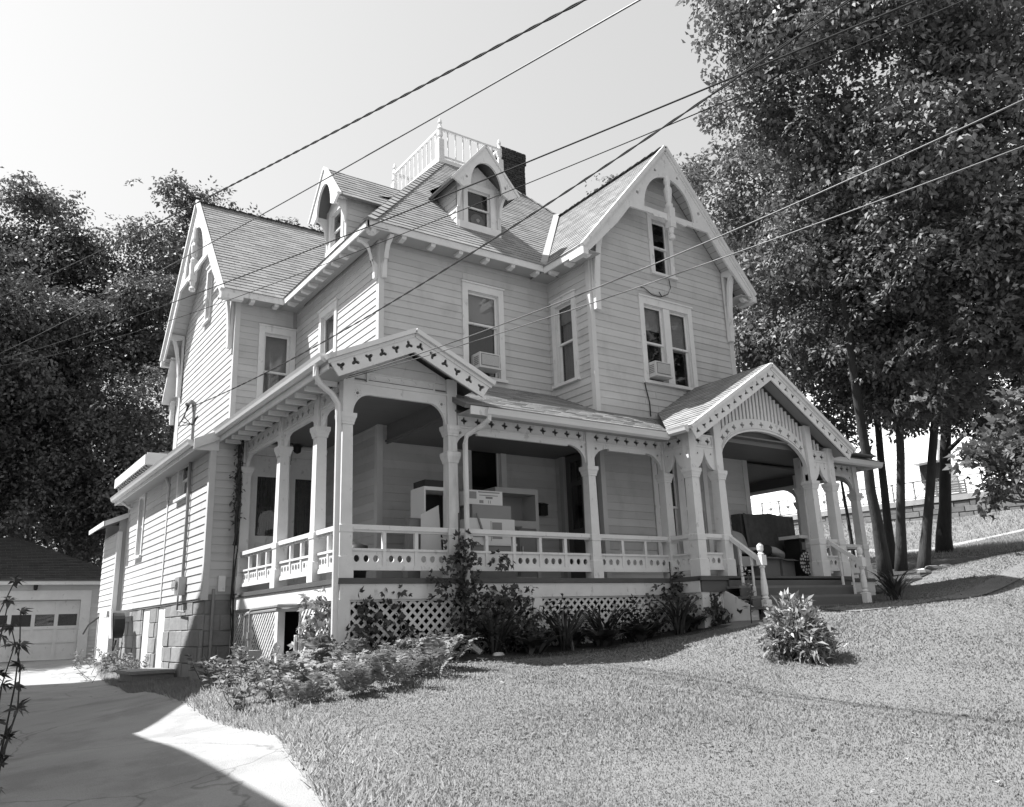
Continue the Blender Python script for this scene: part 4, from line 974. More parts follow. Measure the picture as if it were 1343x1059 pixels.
# railings: top rail, square balusters, pierced panel below
def railing(F, u0, u1, n, d=-.06, z=.0, holes=3):
    b = MB(); b.fbox(F, u0, z+.70, d-.075, u1, z+.77, d+.035); b.fbox(F, u0, z+.67, d-.045, u1, z+.70, d+.005); r = H(b, 'porch_railing', M_TRIM)
    s = (u1-u0)/n; w = .028
    for k in range(n+1):
        u = u0+s*k
        if 0 < k < n:
            b = MB(); b.fbox(F, u-w, z+.42, d-.05, u+w, z+.67, d+.006); H(b, 'baluster', M_TRIM, r)
            b = MB(); b.fbox(F, u-w, z+.17, d-.05, u+w, z+.40, d+.006); H(b, 'stile', M_TRIM, r)
    b = MB(); b.fbox(F, u0, z+.395, d-.055, u1, z+.43, d+.012); b.fbox(F, u0, z+.115, d-.06, u1, z+.165, d+.014); b.fbox(F, u0, z+.165, d-.05, u1, z+.185, d+.003); H(b, 'bottom_rail', M_TRIM, r)
    for k in range(n):
        a, c = u0+s*k+(w if k else 0), u0+s*(k+1)-(w if k < n-1 else 0); m = (a+c)/2; hw_ = min(.16, (c-a)*.30)
        b = MB(); b.fret(F, [(a, z+.185), (c, z+.185), (c, z+.395), (a, z+.395)], [disc(m+hw_*q, z+.285, .045, .052, 12) for q in ((-1, 0, 1) if c-a > .25 else (-.5, .5))], d-.035, d-.012); H(b, 'pierced_panel', M_TRIM, r)
railing(F0, .19, 1.80, 3); railing(F0, 2.0, 4.69, 5); railing(F0, 4.91, 6.60, 3)
railing(frame((6.60, 0, 0), -Y, Z), .02, .50, 1); railing(FE, 6.83, 7.33, 1); railing(FE, 10.45, 10.93, 1); railing(F0, 11.1, 12.9, 3); railing(Fx, .2, 1.5, 2); railing(Fx, 1.7, 3.55, 3)
railing(FL, -.98, -.2, 2); railing(FL, -2.66, -1.2, 3); railing(FL, -4.80, -2.88, 4)

# skirt boards, piers, lattice
boxes('floor_nosing', M_DECK, [(-.045, -.06, -.075, 6.53, -.0, -.035), (-.055, .0, -.075, .0, 5.0, -.035), (6.53, -.78, -.075, 11.2, -.70, -.035), (11.2, -.06, -.075, 13.15, 0, -.035)])
boxes('skirt_board', M_TRIM, [(.0, -.03, -.30, 6.6, .02, -.08), (11.1, -.03, -.30, 13.1, .02, -.08)])
b = MB(); b.box(-.03, .0, -.30, .02, 5.0, -.08); H(b, 'skirt_board', M_TRIM)
b = MB(); b.box(6.58, -.74, -.28, 11.1, -.68, -.08); H(b, 'skirt_board', M_STEP)
b = MB(); b.box(6.55, -.70, -.28, 6.60, .0, -.08); H(b, 'skirt_board', M_TRIM)
b = MB(); b.box(6.53, -.74, -.075, 6.55, -.0, -.035); H(b, 'floor_nosing', M_DECK)
def pier(x0, y0, x1, y1, z0, z1=-.30):
    b = MB(); b.box(x0, y0, z0, x1, y1, z1); H(b, 'pier', M_TRIM)
pier(-.032, -.032, .15, .14, -1.3); pier(3.36, -.02, 3.54, .1, -.75); pier(3.40, -.01, 3.50, .1, -1.3, -.76); pier(6.58, -.72, 6.78, -.55, -1.1, -.28); pier(7.18, -.72, 7.24, -.6, -1.0, -.28); pier(12.9, -.02, 13.1, .1, -.8); pier(-.02, 2.42, .1, 2.56, -1.5); pier(-.02, 4.86, .1, 5.0, -1.6)
def lattice(F, u0, u1, z0, z1, pitch=.150, w=.042, tilt=0, gap=None, d=-.02, fr=True):
    """two layers of diagonal slats, every slat its own board"""
    b = MB(); t = .03
    b.fbox(F, u0, z1-t, d-.03, u1, z1, d+.012); b.fbox(F, u0, z0, d-.03, u0+t, z1-t, d+.012); b.fbox(F, u1-t, z0, d-.03, u1, z1-t, d+.012)
    p = H(b, 'lattice_panel', M_TRIM)
    k45 = 1.0; span_ = z1-z0
    rect = [(u0, z0), (u1, z0), (u1, z1), (u0, z1)]
    for layer, sg in ((0, 1), (1, -1)):
        u = u0-span_
        while u < u1+span_:
            ww = w*.72
            q = [(u-ww, z0), (u+ww, z0), (u+ww+sg*span_, z1), (u-ww+sg*span_, z1)]
            q = clip(q, rect)
            if len(q) >= 3:
                b = MB(); dd_ = d-.012*layer; b.prism(F, q, dd_-.010, dd_+rnd.uniform(-.001, .001)); b.build('slat', M_TRIM, p)
            u += pitch
    return p
lattice(F0, .15, 3.36, -1.22, -.30); lattice(F0, 3.54, 6.55, -1.15, -.30); lattice(front(-.68), 6.78, 7.18, -1.0, -.28); lattice(front(-.68), 10.75, 11.1, -.8, -.28); lattice(F0, 11.1, 12.9, -.8, -.3); lattice(frame((6.58, 0, 0), -Y, Z), .02, .56, -1.05, -.28)
lattice(FL, -4.86, -2.56, -1.55, -.30, pitch=.12, w=.036); lattice(FL, -1.55, -.15, -1.35, -.30, pitch=.13, w=.04)
Ft = frame(Vector((0, 1.55, -1.3)), Vector((0.35, 1, .0)), Vector((0.1, .25, 1)))
lattice(Ft, 0, .62, 0, .55, pitch=.13, w=.04)
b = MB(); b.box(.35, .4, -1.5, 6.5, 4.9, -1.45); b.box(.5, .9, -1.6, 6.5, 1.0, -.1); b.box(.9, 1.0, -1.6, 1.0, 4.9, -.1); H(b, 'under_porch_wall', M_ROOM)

# steps
b = MB(); b.box(7.24, -1.50, -1.0, 10.72, -.72, -.70); st = H(b, 'porch_steps', M_STEP)
noses = [-.78, -1.05, -1.32, -1.60]
for k in range(3):
    zt = -.19*(k+1); b = MB(); b.box(7.20-.03*k, noses[k+1], zt-.045, 10.76+.03*k, noses[k]+.03, zt); H(b, 'tread', M_TREAD, st)
    b = MB(); b.box(7.26-.03*k, noses[k]+.0-.0, zt, 10.70+.03*k, noses[k]+.025, zt+.145); H(b, 'riser', M_STEP, st)
b = MB(); b.box(7.2, noses[3]+.03, -1.0, 10.7, noses[3]+.055, -.615); H(b, 'riser', M_STEP, st)
b = MB(); b.prism(left(7.20), [(.70, -1.05), (1.42, -1.05), (1.42, -.62), (1.05, -.42), (.70, -.25)], -.0, .03); H(b, 'string_board', M_TRIM, st)
def newel(x, y, z0, zt):
    h = zt-z0; b = MB(); b.lathe(x, y, [(z0-.2, .075), (z0+.26, .072), (z0+.27, .055)], sq=True)
    b.lathe(x, y, [(z0+.27, .05), (z0+.30, .07), (z0+.33, .045), (z0+.36, .06), (z0+.48, .062), (z0+.66, .045), (z0+h-.46, .038), (z0+h-.43, .058), (z0+h-.40, .04)], 12)
    b.lathe(x, y, [(z0+h-.40, .065), (z0+h-.22, .065)], sq=True); b.lathe(x, y, [(z0+h-.22, .05), (z0+h-.20, .065), (z0+h-.17, .035), (z0+h-.13, .058), (z0+h-.05, .06), (z0+h, .015)], 12)
    n = H(b, 'newel_post', M_TRIM); return n
def stair_rail(x, y0, z0, y1, z1, steps):
    b = MB(); b.bar((x, y0, z0), (x, y1, z1), .085, .07); r = H(b, 'stair_rail', M_TRIM)
    for (y, zb) in steps:
        t = (y-y0)/(y1-y0); zt = z0+(z1-z0)*t-.03
        b = MB(); b.lathe(x, y, [(zb, .028), (zb+.16, .028), (zb+.18, .018), (zb+.3, .024), (zt-.2, .016), (zt-.18, .026), (zt, .024)], 8); H(b, 'baluster', M_TRIM, r)
newel(7.50, -1.36, -.72, .55); newel(10.58, -1.36, -.62, .55)
stair_rail(7.50, -.68, .72, -1.33, .24, [(-.90, -.19), (-1.14, -.38)]); stair_rail(10.58, -.68, .72, -1.33, .26, [(-.90, -.19), (-1.14, -.38)])
flush_boards(); flush_shingles()

# --- fittings fixed to the addition: service mast, conduits, meter box
b = MB(); b.tube([(-.60, 6.42, .35), (-.60, 6.42, 3.9)], .032, 8); b.tube([(-.60, 6.42, 3.85), (-.62, 6.40, 4.0), (-.70, 6.34, 4.02), (-.78, 6.28, 3.92)], .05, 8)
ms = H(b, 'service_mast', M_PIPE)
for k in range(3):
    b = MB(); b.tube([(-.77+.02*k, 6.28, 3.92), (-.85-.05*k, 6.15, 3.62-.1*k), (-.7, 6.1-.08*k, 3.45), (-.64, 6.1-.1*k, 3.62)], .012, 5); H(b, 'service_loop', M_WIRE, ms)
b = MB(); b.box(-.70, 6.28, .05, -.56, 6.62, .40); mb_ = H(b, 'meter_box', M_METAL)
b = MB(); b.tube([(-.70, 6.45, .24), (-.78, 6.45, .24)], .10, 14); H(b, 'meter_glass', M_GLASS, mb_)
b = MB(); b.tube([(-.60, 6.7, .05), (-.60, 6.7, -.25), (-.60, 6.1, -.28)], .02, 6); H(b, 'conduit', M_PIPE)
b = MB(); b.box(-.30, 4.95, .05, -.17, 5.04, .34); H(b, 'telephone_box', M_TRIM)
b = MB(); b.tube([(-.37, 4.98, .10), (-.37, 4.98, -1.5)], .028, 8); H(b, 'drain_pipe', M_PIPE)

# ------------------------------------------------------------------ foliage tools
rng = np.random.default_rng(11)
def unit(a): return a/np.maximum(np.linalg.norm(a, axis=-1, keepdims=True), 1e-9)
def leaf_verts(P, D, N, L, W, fold=.10, droop=.12):
    D = unit(D); S = unit(np.cross(D, N)); N = np.cross(S, D); L = L[:, None]; W = W[:, None]
    v0 = P; m = P+D*L*.42; v1 = m+S*W*.5+N*L*fold; v3 = m-S*W*.5+N*L*fold; v2 = P+D*L-N*L*droop
    return np.stack([v0, v1, v2, v3], 1).reshape(-1, 3)
def leaf_obj(name, V, m, parent=None):
    q = np.arange(len(V)).reshape(-1, 4)
    return np_mesh(name, V, q, m, parent)
def lobed_verts(P, D, N, L, W):
    """five-lobed leaf as two crossed folded quads lying in one bent blade"""
    D = unit(D); S = unit(np.cross(D, N)); N = np.cross(S, D); a = leaf_verts(P, D, N, L, W*.55)
    b = leaf_verts(P, D*.62+S*.78, N, L*.78, W*.45); c = leaf_verts(P, D*.62-S*.78, N, L*.78, W*.45)
    return np.concatenate([a, b, c])
def sprays(C, rad, out, n, L, lob=False, flat=.35, up=.55, jl=.35):
    """leafy twigs: centres C (k,3), each n leaves in a drooping flattened fan"""
    k = len(C); nrm = unit(out*.5+np.array([0, 0, up])+rng.normal(0, .35, (k, 3)))
    t = unit(np.cross(nrm, rng.normal(0, 1, (k, 3)))); b = np.cross(nrm, t)
    a = rng.uniform(0, 2*np.pi, (k, n)); r = np.sqrt(rng.uniform(.02, 1, (k, n)))*rad[:, None]
    D = np.cos(a)[..., None]*t[:, None]+np.sin(a)[..., None]*b[:, None]
    P = C[:, None]+D*r[..., None]+nrm[:, None]*(rng.normal(0, flat*.4, (k, n))*rad[:, None]-.35*r**2/np.maximum(rad[:, None], 1e-3))[..., None]
    N = unit(nrm[:, None]+rng.normal(0, .27, (k, n, 3))); D = unit(D+rng.normal(0, .45, (k, n, 3))-nrm[:, None]*.3)
    Ls = L*rng.uniform(1-jl, 1+jl, k*n)
    f = lobed_verts if lob else leaf_verts
    return f(P.reshape(-1, 3), D.reshape(-1, 3), N.reshape(-1, 3), Ls, Ls*(.95 if lob else .54))
def limb(mb, a, b, r0, r1, sag=.0, seg=5, wob=.12, n=7):
    a = np.array(a, float); b = np.array(b, float); L = np.linalg.norm(b-a); pts = []; rs = []
    o = rng.normal(0, wob*L*.12, (2, 3))
    for i in range(seg+1):
        t = i/seg; p = a*(1-t)+b*t+(o[0]*math.sin(math.pi*t)+o[1]*math.sin(2*math.pi*t)*.6)+np.array([0, 0, sag*math.sin(math.pi*t)])
        pts.append(tuple(p)); rs.append(r0+(r1-r0)*t**.8)
    mb.tube(pts, rs, n); return [np.array(p) for p in pts]
def tree(name, label, base, path, r0, blobs, nsp, per, L, m, group=None, flare=1.5, srad=.42, lob=False, cat='tree', shell=.62):
    bz_ = gz1(base[0], base[1])
    root = empty(name, (base[0], base[1], bz_), label, cat, group)
    pts = [(base[0], base[1], bz_-.3)]+[tuple(p) for p in path]; m_ = MB(); P_ = []; R_ = []
    for i in range(len(pts)-1):
        for t in np.linspace(0, 1, 6)[:-1] if i < len(pts)-2 else np.linspace(0, 1, 6):
            p = np.array(pts[i])*(1-t)+np.array(pts[i+1])*t; s = (i+t)/(len(pts)-1)
            P_.append(tuple(p+rng.normal(0, r0*.10, 3)*(1 if s > .02 else 0))); R_.append(r0*(1-.72*s)*(1+(flare-1)*max(0, 1-s*9)))
    m_.tube(P_, R_, 12); tr = m_.build('trunk', M_BARK, root, True)
    top = [np.array(p) for p in P_]
    V = []
    for (x, y, z, R0) in blobs:
        c = np.array([x, y, z]); d = [np.linalg.norm(p-c)+max(0, p[2]-z+.2)*2.5 for p in top]
        j = int(np.argmin(d)); mb = MB(); li = limb(mb, top[j], c+rng.normal(0, .2*R0, 3), max(.03, R_[j]*.5), .02, seg=6)
        for q in range(4):
            e = c+unit(rng.normal(0, 1, 3))*R0*.8; limb(mb, li[4], e, .028, .008, seg=4, n=5)
        mb.build('limb', M_BARK, root, True)
        k = max(8, int(nsp*(R0/2)**2)); nb_ = max(4, int(6.5*R0)); bd = unit(rng.normal(0, 1, (nb_, 3))); br = R0*rng.uniform(.55, 1.02, nb_)
        ix = rng.integers(0, nb_, k); off = rng.normal(0, 1, (k, 3))*np.array([.40, .40, .20])*min(R0, 2.0)*.75
        loose = rng.uniform(0, 1, k) < .07
        dirs = np.where(loose[:, None], unit(rng.normal(0, 1, (k, 3))), unit(bd[ix]+off*.25))
        C = c+np.where(loose[:, None], dirs*(R0*rng.uniform(.2, 1.0, k))[:, None], bd[ix]*br[ix][:, None]+off)*np.array([1, 1, .88])
        V.append(sprays(C, srad*rng.uniform(.6, 1.25, k), dirs, per, L, lob))
    leaf_obj('crown', np.concatenate(V), m, root)
    return root

# --- the trees on the right
GR = 'tall maples crowded beyond the right end of the porch'
tree('maple_tree', 'leaning maple nearest the porch, its bare trunk crossing behind the eave corner', (16.34, 1.62), [(15.37, 1.09, 4.1), (14.6, .6, 7.3), (13.9, 0, 10.5), (13.4, -.4, 13.5)], .145,
     [(11.35, -1.2, 13.6, 2.0), (13.3, .2, 11.3, 2.15), (15.34, .75, 9.1, 2.2), (16.2, 1.0, 6.9, 1.4), (12.4, -.3, 15.2, 1.8), (13.17, 3.17, 14.1, .5)], 300, 28, .148, M_LEAF, GR)
tree('maple_tree', 'straight slim maple trunk, second in line beside the pale flat stone', (17.68, 2.0), [(17.17, 1.03, 4.3), (16.85, .5, 6.6), (15.6, -.8, 10), (14.6, -1.6, 13)], .13,
     [(13.62, -2.3, 10.5, 2.2), (17.15, .3, 6.5, 1.6), (18.3, 1.9, 7.0, 1.6), (17.9, 1.2, 5.0, .9), (12.36, -3.4, 12.7, 2.3), (15.9, -.6, 8.1, 1.6)], 300, 28, .148, M_LEAF, GR)
tree('maple_tree', 'maple with a trunk bowed to the right above the pale flat stone', (19.16, 2.2), [(19.0, 1.22, 3.6), (18.8, .2, 7.0), (17.5, -1.5, 10), (16.3, -3, 13)], .145,
     [(14.41, -1.96, 7.7, 1.9), (14.51, -3.82, 9.3, 1.85), (14.5, -4.6, 11.9, 1.95), (18.44, 1.2, 5.3, 1.0), (19.6, 2.6, 6.9, 1.6), (20.2, 1.0, 6.2, 1.4), (16.2, -5.4, 14.5, 2.2)], 300, 28, .148, M_LEAF, GR)
tree('maple_tree', 'thickest dark maple trunk, rightmost of the row before the grass bank', (25.71, 4.87), [(25.2, 3.74, 5.7), (24.8, 2.6, 10), (23.5, 1, 15)], .235,
     [(19.5, .6, 8.2, 2.4), (22.5, -.6, 9.5, 2.6), (21.2, 2.2, 11.6, 2.7), (23.8, 2.6, 12.6, 2.6), (20.6, -1.6, 7.0, 1.7), (24.6, -.8, 7.6, 2.0), (22.6, 3.0, 7.8, 2.1), (23.8, 2.4, 6.0, 1.3), (24.8, 1.4, 5.6, 1.1)], 260, 28, .15, M_LEAF_D, GR)
tree('maple_tree', 'maple trunk close behind the leaning one, right of the porch eave', (21.24, 4.27), [(20.35, 3.56, 5.1), (19.83, 2.82, 8.6), (18.8, 2.8, 13)], .14,
     [(17.23, 2.55, 7.6, 1.8), (17.90, 5.46, 8.5, 1.8), (15.99, 3.72, 10.2, 1.9), (15.69, 4.34, 12.85, 1.8), (18.8, 4.2, 11.2, 2.2), (19.7, 3.9, 5.9, 1.3), (21.6, 4.6, 7.4, 1.8)], 280, 28, .15, M_LEAF, GR)
tree('young_tree', 'thin young tree seen between the right porch posts', (19.34, 4.41), [(18.88, 4.15, 2.6), (18.6, 4.1, 4.6)], .07, [(18.6, 4.2, 5.0, 1.1), (18.0, 4.3, 4.0, .6), (23.0, 8.9, 5.8, 1.2)], 260, 14, .16, M_LEAF_D, flare=1.2)
tree('maple_tree', 'low hanging maple boughs at the right edge, dark leaves against the bright wall', (20.8, -4.2), [(20.0, -4.0, 4), (18.6, -3.6, 7), (17, -3, 10)], .2,
     [(15.8, -2.1, 5.2, 1.5), (16.17, -3.0, 7.1, 1.7), (13.6, -3.0, 1.95, .42), (13.9, -3.4, 2.45, .5), (14.6, -2.9, 2.5, .55), (15.4, -2.4, 3.2, .9), (13.0, -2.75, 2.35, .28), (13.2, -3.0, 1.55, .2), (14.4, -3.6, 3.4, .7)], 290, 14, .17, M_LEAF_D, GR, lob=True)
tree('tall_tree', 'treetops showing just above the front gable roof ridge', (18.5, 13.5), [(18, 12.5, 5), (17, 11, 10), (16.6, 10.4, 15)], .25, [(16.75, 10.2, 15.9, 1.1), (16.02, 12.1, 15.3, 1.0), (17.71, 8.4, 15.5, 1.2), (19.6, 9.5, 13.2, 2.5), (20.5, 7.8, 9.6, 2.6), (20.8, 10.5, 6.5, 1.8)], 230, 24, .16, M_LEAF)

# --- the wood on the left
GL = 'tall trees massed behind the garage'
tree('broadleaf_tree', 'tall tree at the left edge with the highest rounded crown', (-3.4, 33.5), [(-3.2, 33.2, 6), (-2.9, 32.6, 12), (-2.6, 32, 18)], .35, [(-2.86, 31.9, 19.1, 2.3), (-3.02, 33.2, 15.5, 3.3), (-5.6, 31, 16.5, 3.0), (-2.63, 29.5, 10.5, 3.1)], 210, 26, .19, M_LEAF_D, GL, srad=.6)
tree('broadleaf_tree', 'broad tree in the middle of the wood, its crown dipping below its neighbours', (.2, 30.5), [(.1, 30.2, 6), (0, 29.8, 11), (0, 30, 15)], .32, [(-.35, 31.1, 16.1, 2.7), (.9, 28.7, 12.8, 3.2), (-.9, 27.2, 9.9, 3.4)], 210, 26, .19, M_LEAF_D, GL, srad=.6)
tree('broadleaf_tree', 'tall tree with twin tops rising directly behind the left gable', (4.2, 30), [(4, 29.6, 7), (3.9, 29.4, 13), (4.3, 29.2, 19)], .33, [(3.98, 29.3, 20.0, 1.8), (5.66, 28.3, 19.3, 1.7), (3.29, 29.5, 17.1, 2.7), (2.31, 27.7, 13.1, 2.7), (6.5, 29, 16, 2.6), (8.9, 28.4, 19.6, 1.5)], 210, 26, .19, M_LEAF_D, GL, srad=.6)
tree('broadleaf_tree', 'low dark tree beside the rear wall of the house', (2.6, 25.2), [(2.3, 25, 3), (2, 24.7, 7)], .22, [(1.73, 24.6, 8.3, 2.5), (1.91, 24.2, 5.05, 2.1), (.4, 25.3, 5.7, 2.6), (1.2, 24.6, 2.9, 1.7)], 220, 26, .16, M_LEAF_D, GL, srad=.55)
tree('broadleaf_tree', 'dense dark tree overhanging the garage roof', (-3.5, 27.8), [(-3.2, 27.4, 3), (-2.8, 27.2, 7)], .25, [(-2.63, 27.3, 7.8, 3.1), (-1.9, 24.9, 4.4, 2.2), (-4.3, 25.3, 5.2, 2.4), (-.4, 26.4, 5.4, 2.4)], 210, 26, .17, M_LEAF_D, GL, srad=.55)

tree('broadleaf_tree', 'spreading tree added left of the garage to shade its roof', (-9.5, 23.5), [(-9.2, 23.4, 4), (-8.6, 23.4, 8), (-8, 23.5, 11)], .3, [(-6.4, 24.2, 10.2, 2.8), (-8.6, 22.6, 10.5, 2.8), (-5.2, 25.6, 8.2, 2.2), (-7.5, 24.5, 12.6, 2.6), (-8.8, 24.8, 7.6, 2.4), (-4.6, 24.2, 11.6, 2.0)], 210, 26, .18, M_LEAF_D, GL, srad=.6)  # mostly out of view, added so its crown shades the garage
tree('broadleaf_tree', 'tree behind the spreading one, its crown over the back of the garage', (-6.5, 29), [(-6.3, 28.6, 5), (-5.8, 28, 10)], .28, [(-4.2, 27.2, 12.6, 2.4), (-2.2, 25.6, 11.6, 1.9), (-5.6, 27.6, 9.5, 2.6), (-3.4, 24.2, 9.0, 1.9)], 210, 26, .18, M_LEAF_D, GL, srad=.6)
# --- far wood closing the view beyond
def wood(name, pts, R0, h, k, L, m):
    V = []
    for (x, y) in pts:
        n = k; dirs = unit(rng.normal(0, 1, (n, 3))); c = np.array([x, y, gz1(x, y)+h*.55]); C = c+dirs*np.array([R0, R0, h*.5])*(.7+.35*rng.uniform(0, 1, n))[:, None]
        V.append(sprays(C, 1.0*rng.uniform(.6, 1.3, n), dirs, 16, L))
    o = leaf_obj(name, np.concatenate(V), m); tag(o, 'far wood filling the gap behind the trees and garage', 'wood', kind='stuff'); return o
wood('wooded_backdrop', [(-16+5.2*i+rng.uniform(-1, 1), 40+rng.uniform(-2, 3)) for i in range(7)], 4.2, 13, 330, .42, M_LEAF_D)

# ------------------------------------------------------------------ small plants
def plant(name, label, cat, loc, V, m, stems=None, group=None):
    r = empty(name, loc, label, cat, group); leaf_obj('leaves', V, m, r)
    if stems: tag(stems.build('stem', M_BARK, r), kind='stuff')
    return r
def fern(name, label, x, y, n, h, group=None, m=None):
    z = gz1(x, y); V = []
    for i in range(n):
        a = rng.uniform(0, 2*np.pi); hh = h*rng.uniform(.6, 1.2); ln = hh*rng.uniform(.25, .8); s = np.linspace(.12, 1, 15)
        base = np.array([x+rng.normal(0, .10), y+rng.normal(0, .10), z]); dr = np.array([math.cos(a), math.sin(a), 0])
        pts = base+dr*(ln*s**1.4)[:, None]+np.array([0, 0, 1])*(hh*(s-.42*s**3))[:, None]
        tan = unit(np.gradient(pts, axis=0)); side = unit(np.cross(tan, np.array([0, 0, 1]))); nn = np.cross(side, tan)
        ll = .27*hh*np.sin(np.pi*np.clip(s*.86+.12, 0, 1))*.75
        for sg in (-1, 1): V.append(leaf_verts(pts, side*sg+tan*.35+rng.normal(0, .16, pts.shape), nn+rng.normal(0, .3, pts.shape), ll, ll*.42, .04, .10))
        V.append(leaf_verts(pts[:-1], pts[1:]-pts[:-1], nn[:-1], np.linalg.norm(pts[1:]-pts[:-1], axis=1)*1.1, np.full(14, .012), 0, 0))
    return plant(name, label, 'fern', (x, y, z), np.concatenate(V), m or M_FERN, group=group)
ferns = [(-1.15, -1.75, 'at the front left of the bed, nearest the driveway'), (-.85, -.55, 'behind the front row at the left end of the bed'), (-.72, -2.15, 'in the front row on the lawn, left of the corner post'), (-.45, -1.2, 'in the middle of the bed left of the corner post'),
         (-.25, -2.1, 'nearest to the camera in the bed'), (-.05, -.75, 'right under the corner downspout'), (.10, -1.55, 'in front of the corner pier'), (.38, -1.85, 'in the front row right of the corner pier'), (.45, -1.0, 'before the left end of the front lattice'), (.72, -1.55, 'at the right-hand tip of the bed with tall upright fronds'), (.85, -1.0, 'behind the right-hand tip, against the front lattice'), (-.95, -1.25, 'in the second row at the left of the bed'), (-.3, -.25, 'tucked beside the corner pier'), (-.6, -1.65, 'between the front row and the corner post')]
for x, y, t in ferns: fern('fern', 'pale fern '+t, x, y, 15, rng.uniform(.46, .70), 'ferns round the porch corner')
def weed(name, label, x, y, h, n, L, m, spread=.25, cat='plant', W=.4, up=.35, group=None):
    z = gz1(x, y); V = []; mb = MB()
    for i in range(n):
        a = rng.uniform(0, 2*np.pi); b = np.array([x+rng.normal(0, spread*.5), y+rng.normal(0, spread*.5), z-.05]); e = b+np.array([math.cos(a)*spread*.6, math.sin(a)*spread*.6, h*rng.uniform(.6, 1.1)])
        li = limb(mb, b, e, .006, .003, seg=4, n=4, wob=.3); k = 12
        t = rng.uniform(.2, 1, k); P_ = b*(1-t)[:, None]+e*t[:, None]; D_ = rng.normal(0, 1, (k, 3)); D_[:, 2] = np.abs(D_[:, 2])*up
        V.append(leaf_verts(P_, D_, np.tile([0, 0, 1.], (k, 1))+rng.normal(0, .4, (k, 3)), L*rng.uniform(.6, 1.2, k), L*W*rng.uniform(.7, 1.2, k)))
    return plant(name, label, cat, (x, y, z), np.concatenate(V), m, mb, group)
for x, y, h, t in ((-1.28, .75, .44, 'tall weed with small leaves beside the gas meter'), (-1.12, 1.3, .40, 'leafy weed under the broken lattice'), (-.75, 1.7, .48, 'weed growing through the gap in the side lattice'), (-1.40, -1.15, .38, 'low broad-leaved weed at the driveway corner of the bed'), (-.95, 2.2, .40, 'weed in the shade left of the gas meter'), (-1.0, .0, .33, 'bushy weed between the ferns and the drive'), (-1.25, -.65, .45, 'round-leaved weed among the front ferns')):
    weed('weed', t, x, y, h, 9, .13, M_FERN if h < .56 else M_LEAF_L, .35, group='weeds round the porch corner')
for x, y, t in ((-.95, 8.6, 'pale weeds before the white basement door'), (-.95, 9.5, 'sunlit weeds between the two basement doors'), (-1.0, 10.6, 'weeds at the foot of the far basement door'), (-1.1, 12.2, 'sunlit weeds at the far corner of the addition')):
    weed('weed', t, x, y, .5, 14, .12, M_FERN, .6, group='weeds along the stone foundation')
def blades(name, label, x, y, n, L, W, m, cat, up=1.0, arch=.5, group=None):
    """strap leaves, each a bent blade of three quads"""
    z = gz1(x, y); a = rng.uniform(0, 2*np.pi, n); Ls = L*rng.uniform(.6, 1.15, n); b = np.stack([x+rng.normal(0, .05, n), y+rng.normal(0, .05, n), np.full(n, z)], 1)
    dr = np.stack([np.cos(a), np.sin(a), np.zeros(n)], 1); sd_ = np.stack([-np.sin(a), np.cos(a), np.zeros(n)], 1); V = []; prof = [.5, 1, .8, .05]
    rows = []
    for k, s in enumerate((0, .35, .7, 1)):
        c = b+dr*(Ls*arch*s**1.5)[:, None]+np.array([0, 0, 1])*(Ls*up*(s-.45*arch*s**2.5))[:, None]; w = W*prof[k]
        rows.append((c-sd_*w/2, c+sd_*w/2))
    for k in range(3): V.append(np.stack([rows[k][0], rows[k][1], rows[k+1][1], rows[k+1][0]], 1).reshape(-1, 3))
    return plant(name, label, cat, (x, y, z), np.concatenate(V), m, group=group)
hl = [(1.45, -.40, 'nearest the downspout foot'), (2.35, -.45, 'just right of the downspout'), (2.75, -.85, 'at the front of the bed below the vine'), (3.05, -.40, 'beneath the second bay of lattice'), (3.35, -.85, 'at the lawn edge before the narrow white pier'), (3.75, -.45, 'beside the narrow white pier'), (4.1, -.80, 'in the middle of the shaded bed'), (4.5, -.4, 'under the post in the middle of the front'), (4.9, -.75, 'right of the middle post'), (5.4, -.45, 'before the right lattice panel'), (5.85, -.8, 'near the right end of the bed'), (6.25, -.6, 'left of the stair pier')]
for i, (x, y, t) in enumerate(hl):
    if i % 3 == 1: blades('day_lily', 'arching strap-leaved day lily '+t, x, y, 60, .85, .04, M_HOSTA, 'lily', .95, .6, 'plants in the shaded front bed')
    else: blades('hosta', 'broad-leaved dark hosta '+t, x, y, 46, .55, .12, M_HOSTA, 'hosta', .8, .9, 'plants in the shaded front bed')
for x, y, h, t in ((1.2, -.25, .42, 'dark leafy weed against the first lattice panel'), (2.55, -.2, .7, 'dark shrubby weed hiding the lattice right of the downspout'), (3.9, -.22, .8, 'dark weed climbing the second lattice panel'), (5.2, -.2, .7, 'dark weed at the foot of the right lattice')):
    weed('dark_weed', t, x, y, h, 26, .12, M_VINE, .55, group='dark weeds along the lattice')
blades('iris', 'clump of dark sword leaves beside the right newel post', 11.35, -1.55, 70, .85, .035, M_HOSTA, 'iris', .95, .65)
blades('iris', 'smaller tuft of sword leaves at the right corner of the porch', 12.6, -.7, 50, .6, .03, M_HOSTA, 'iris', .9, .7)
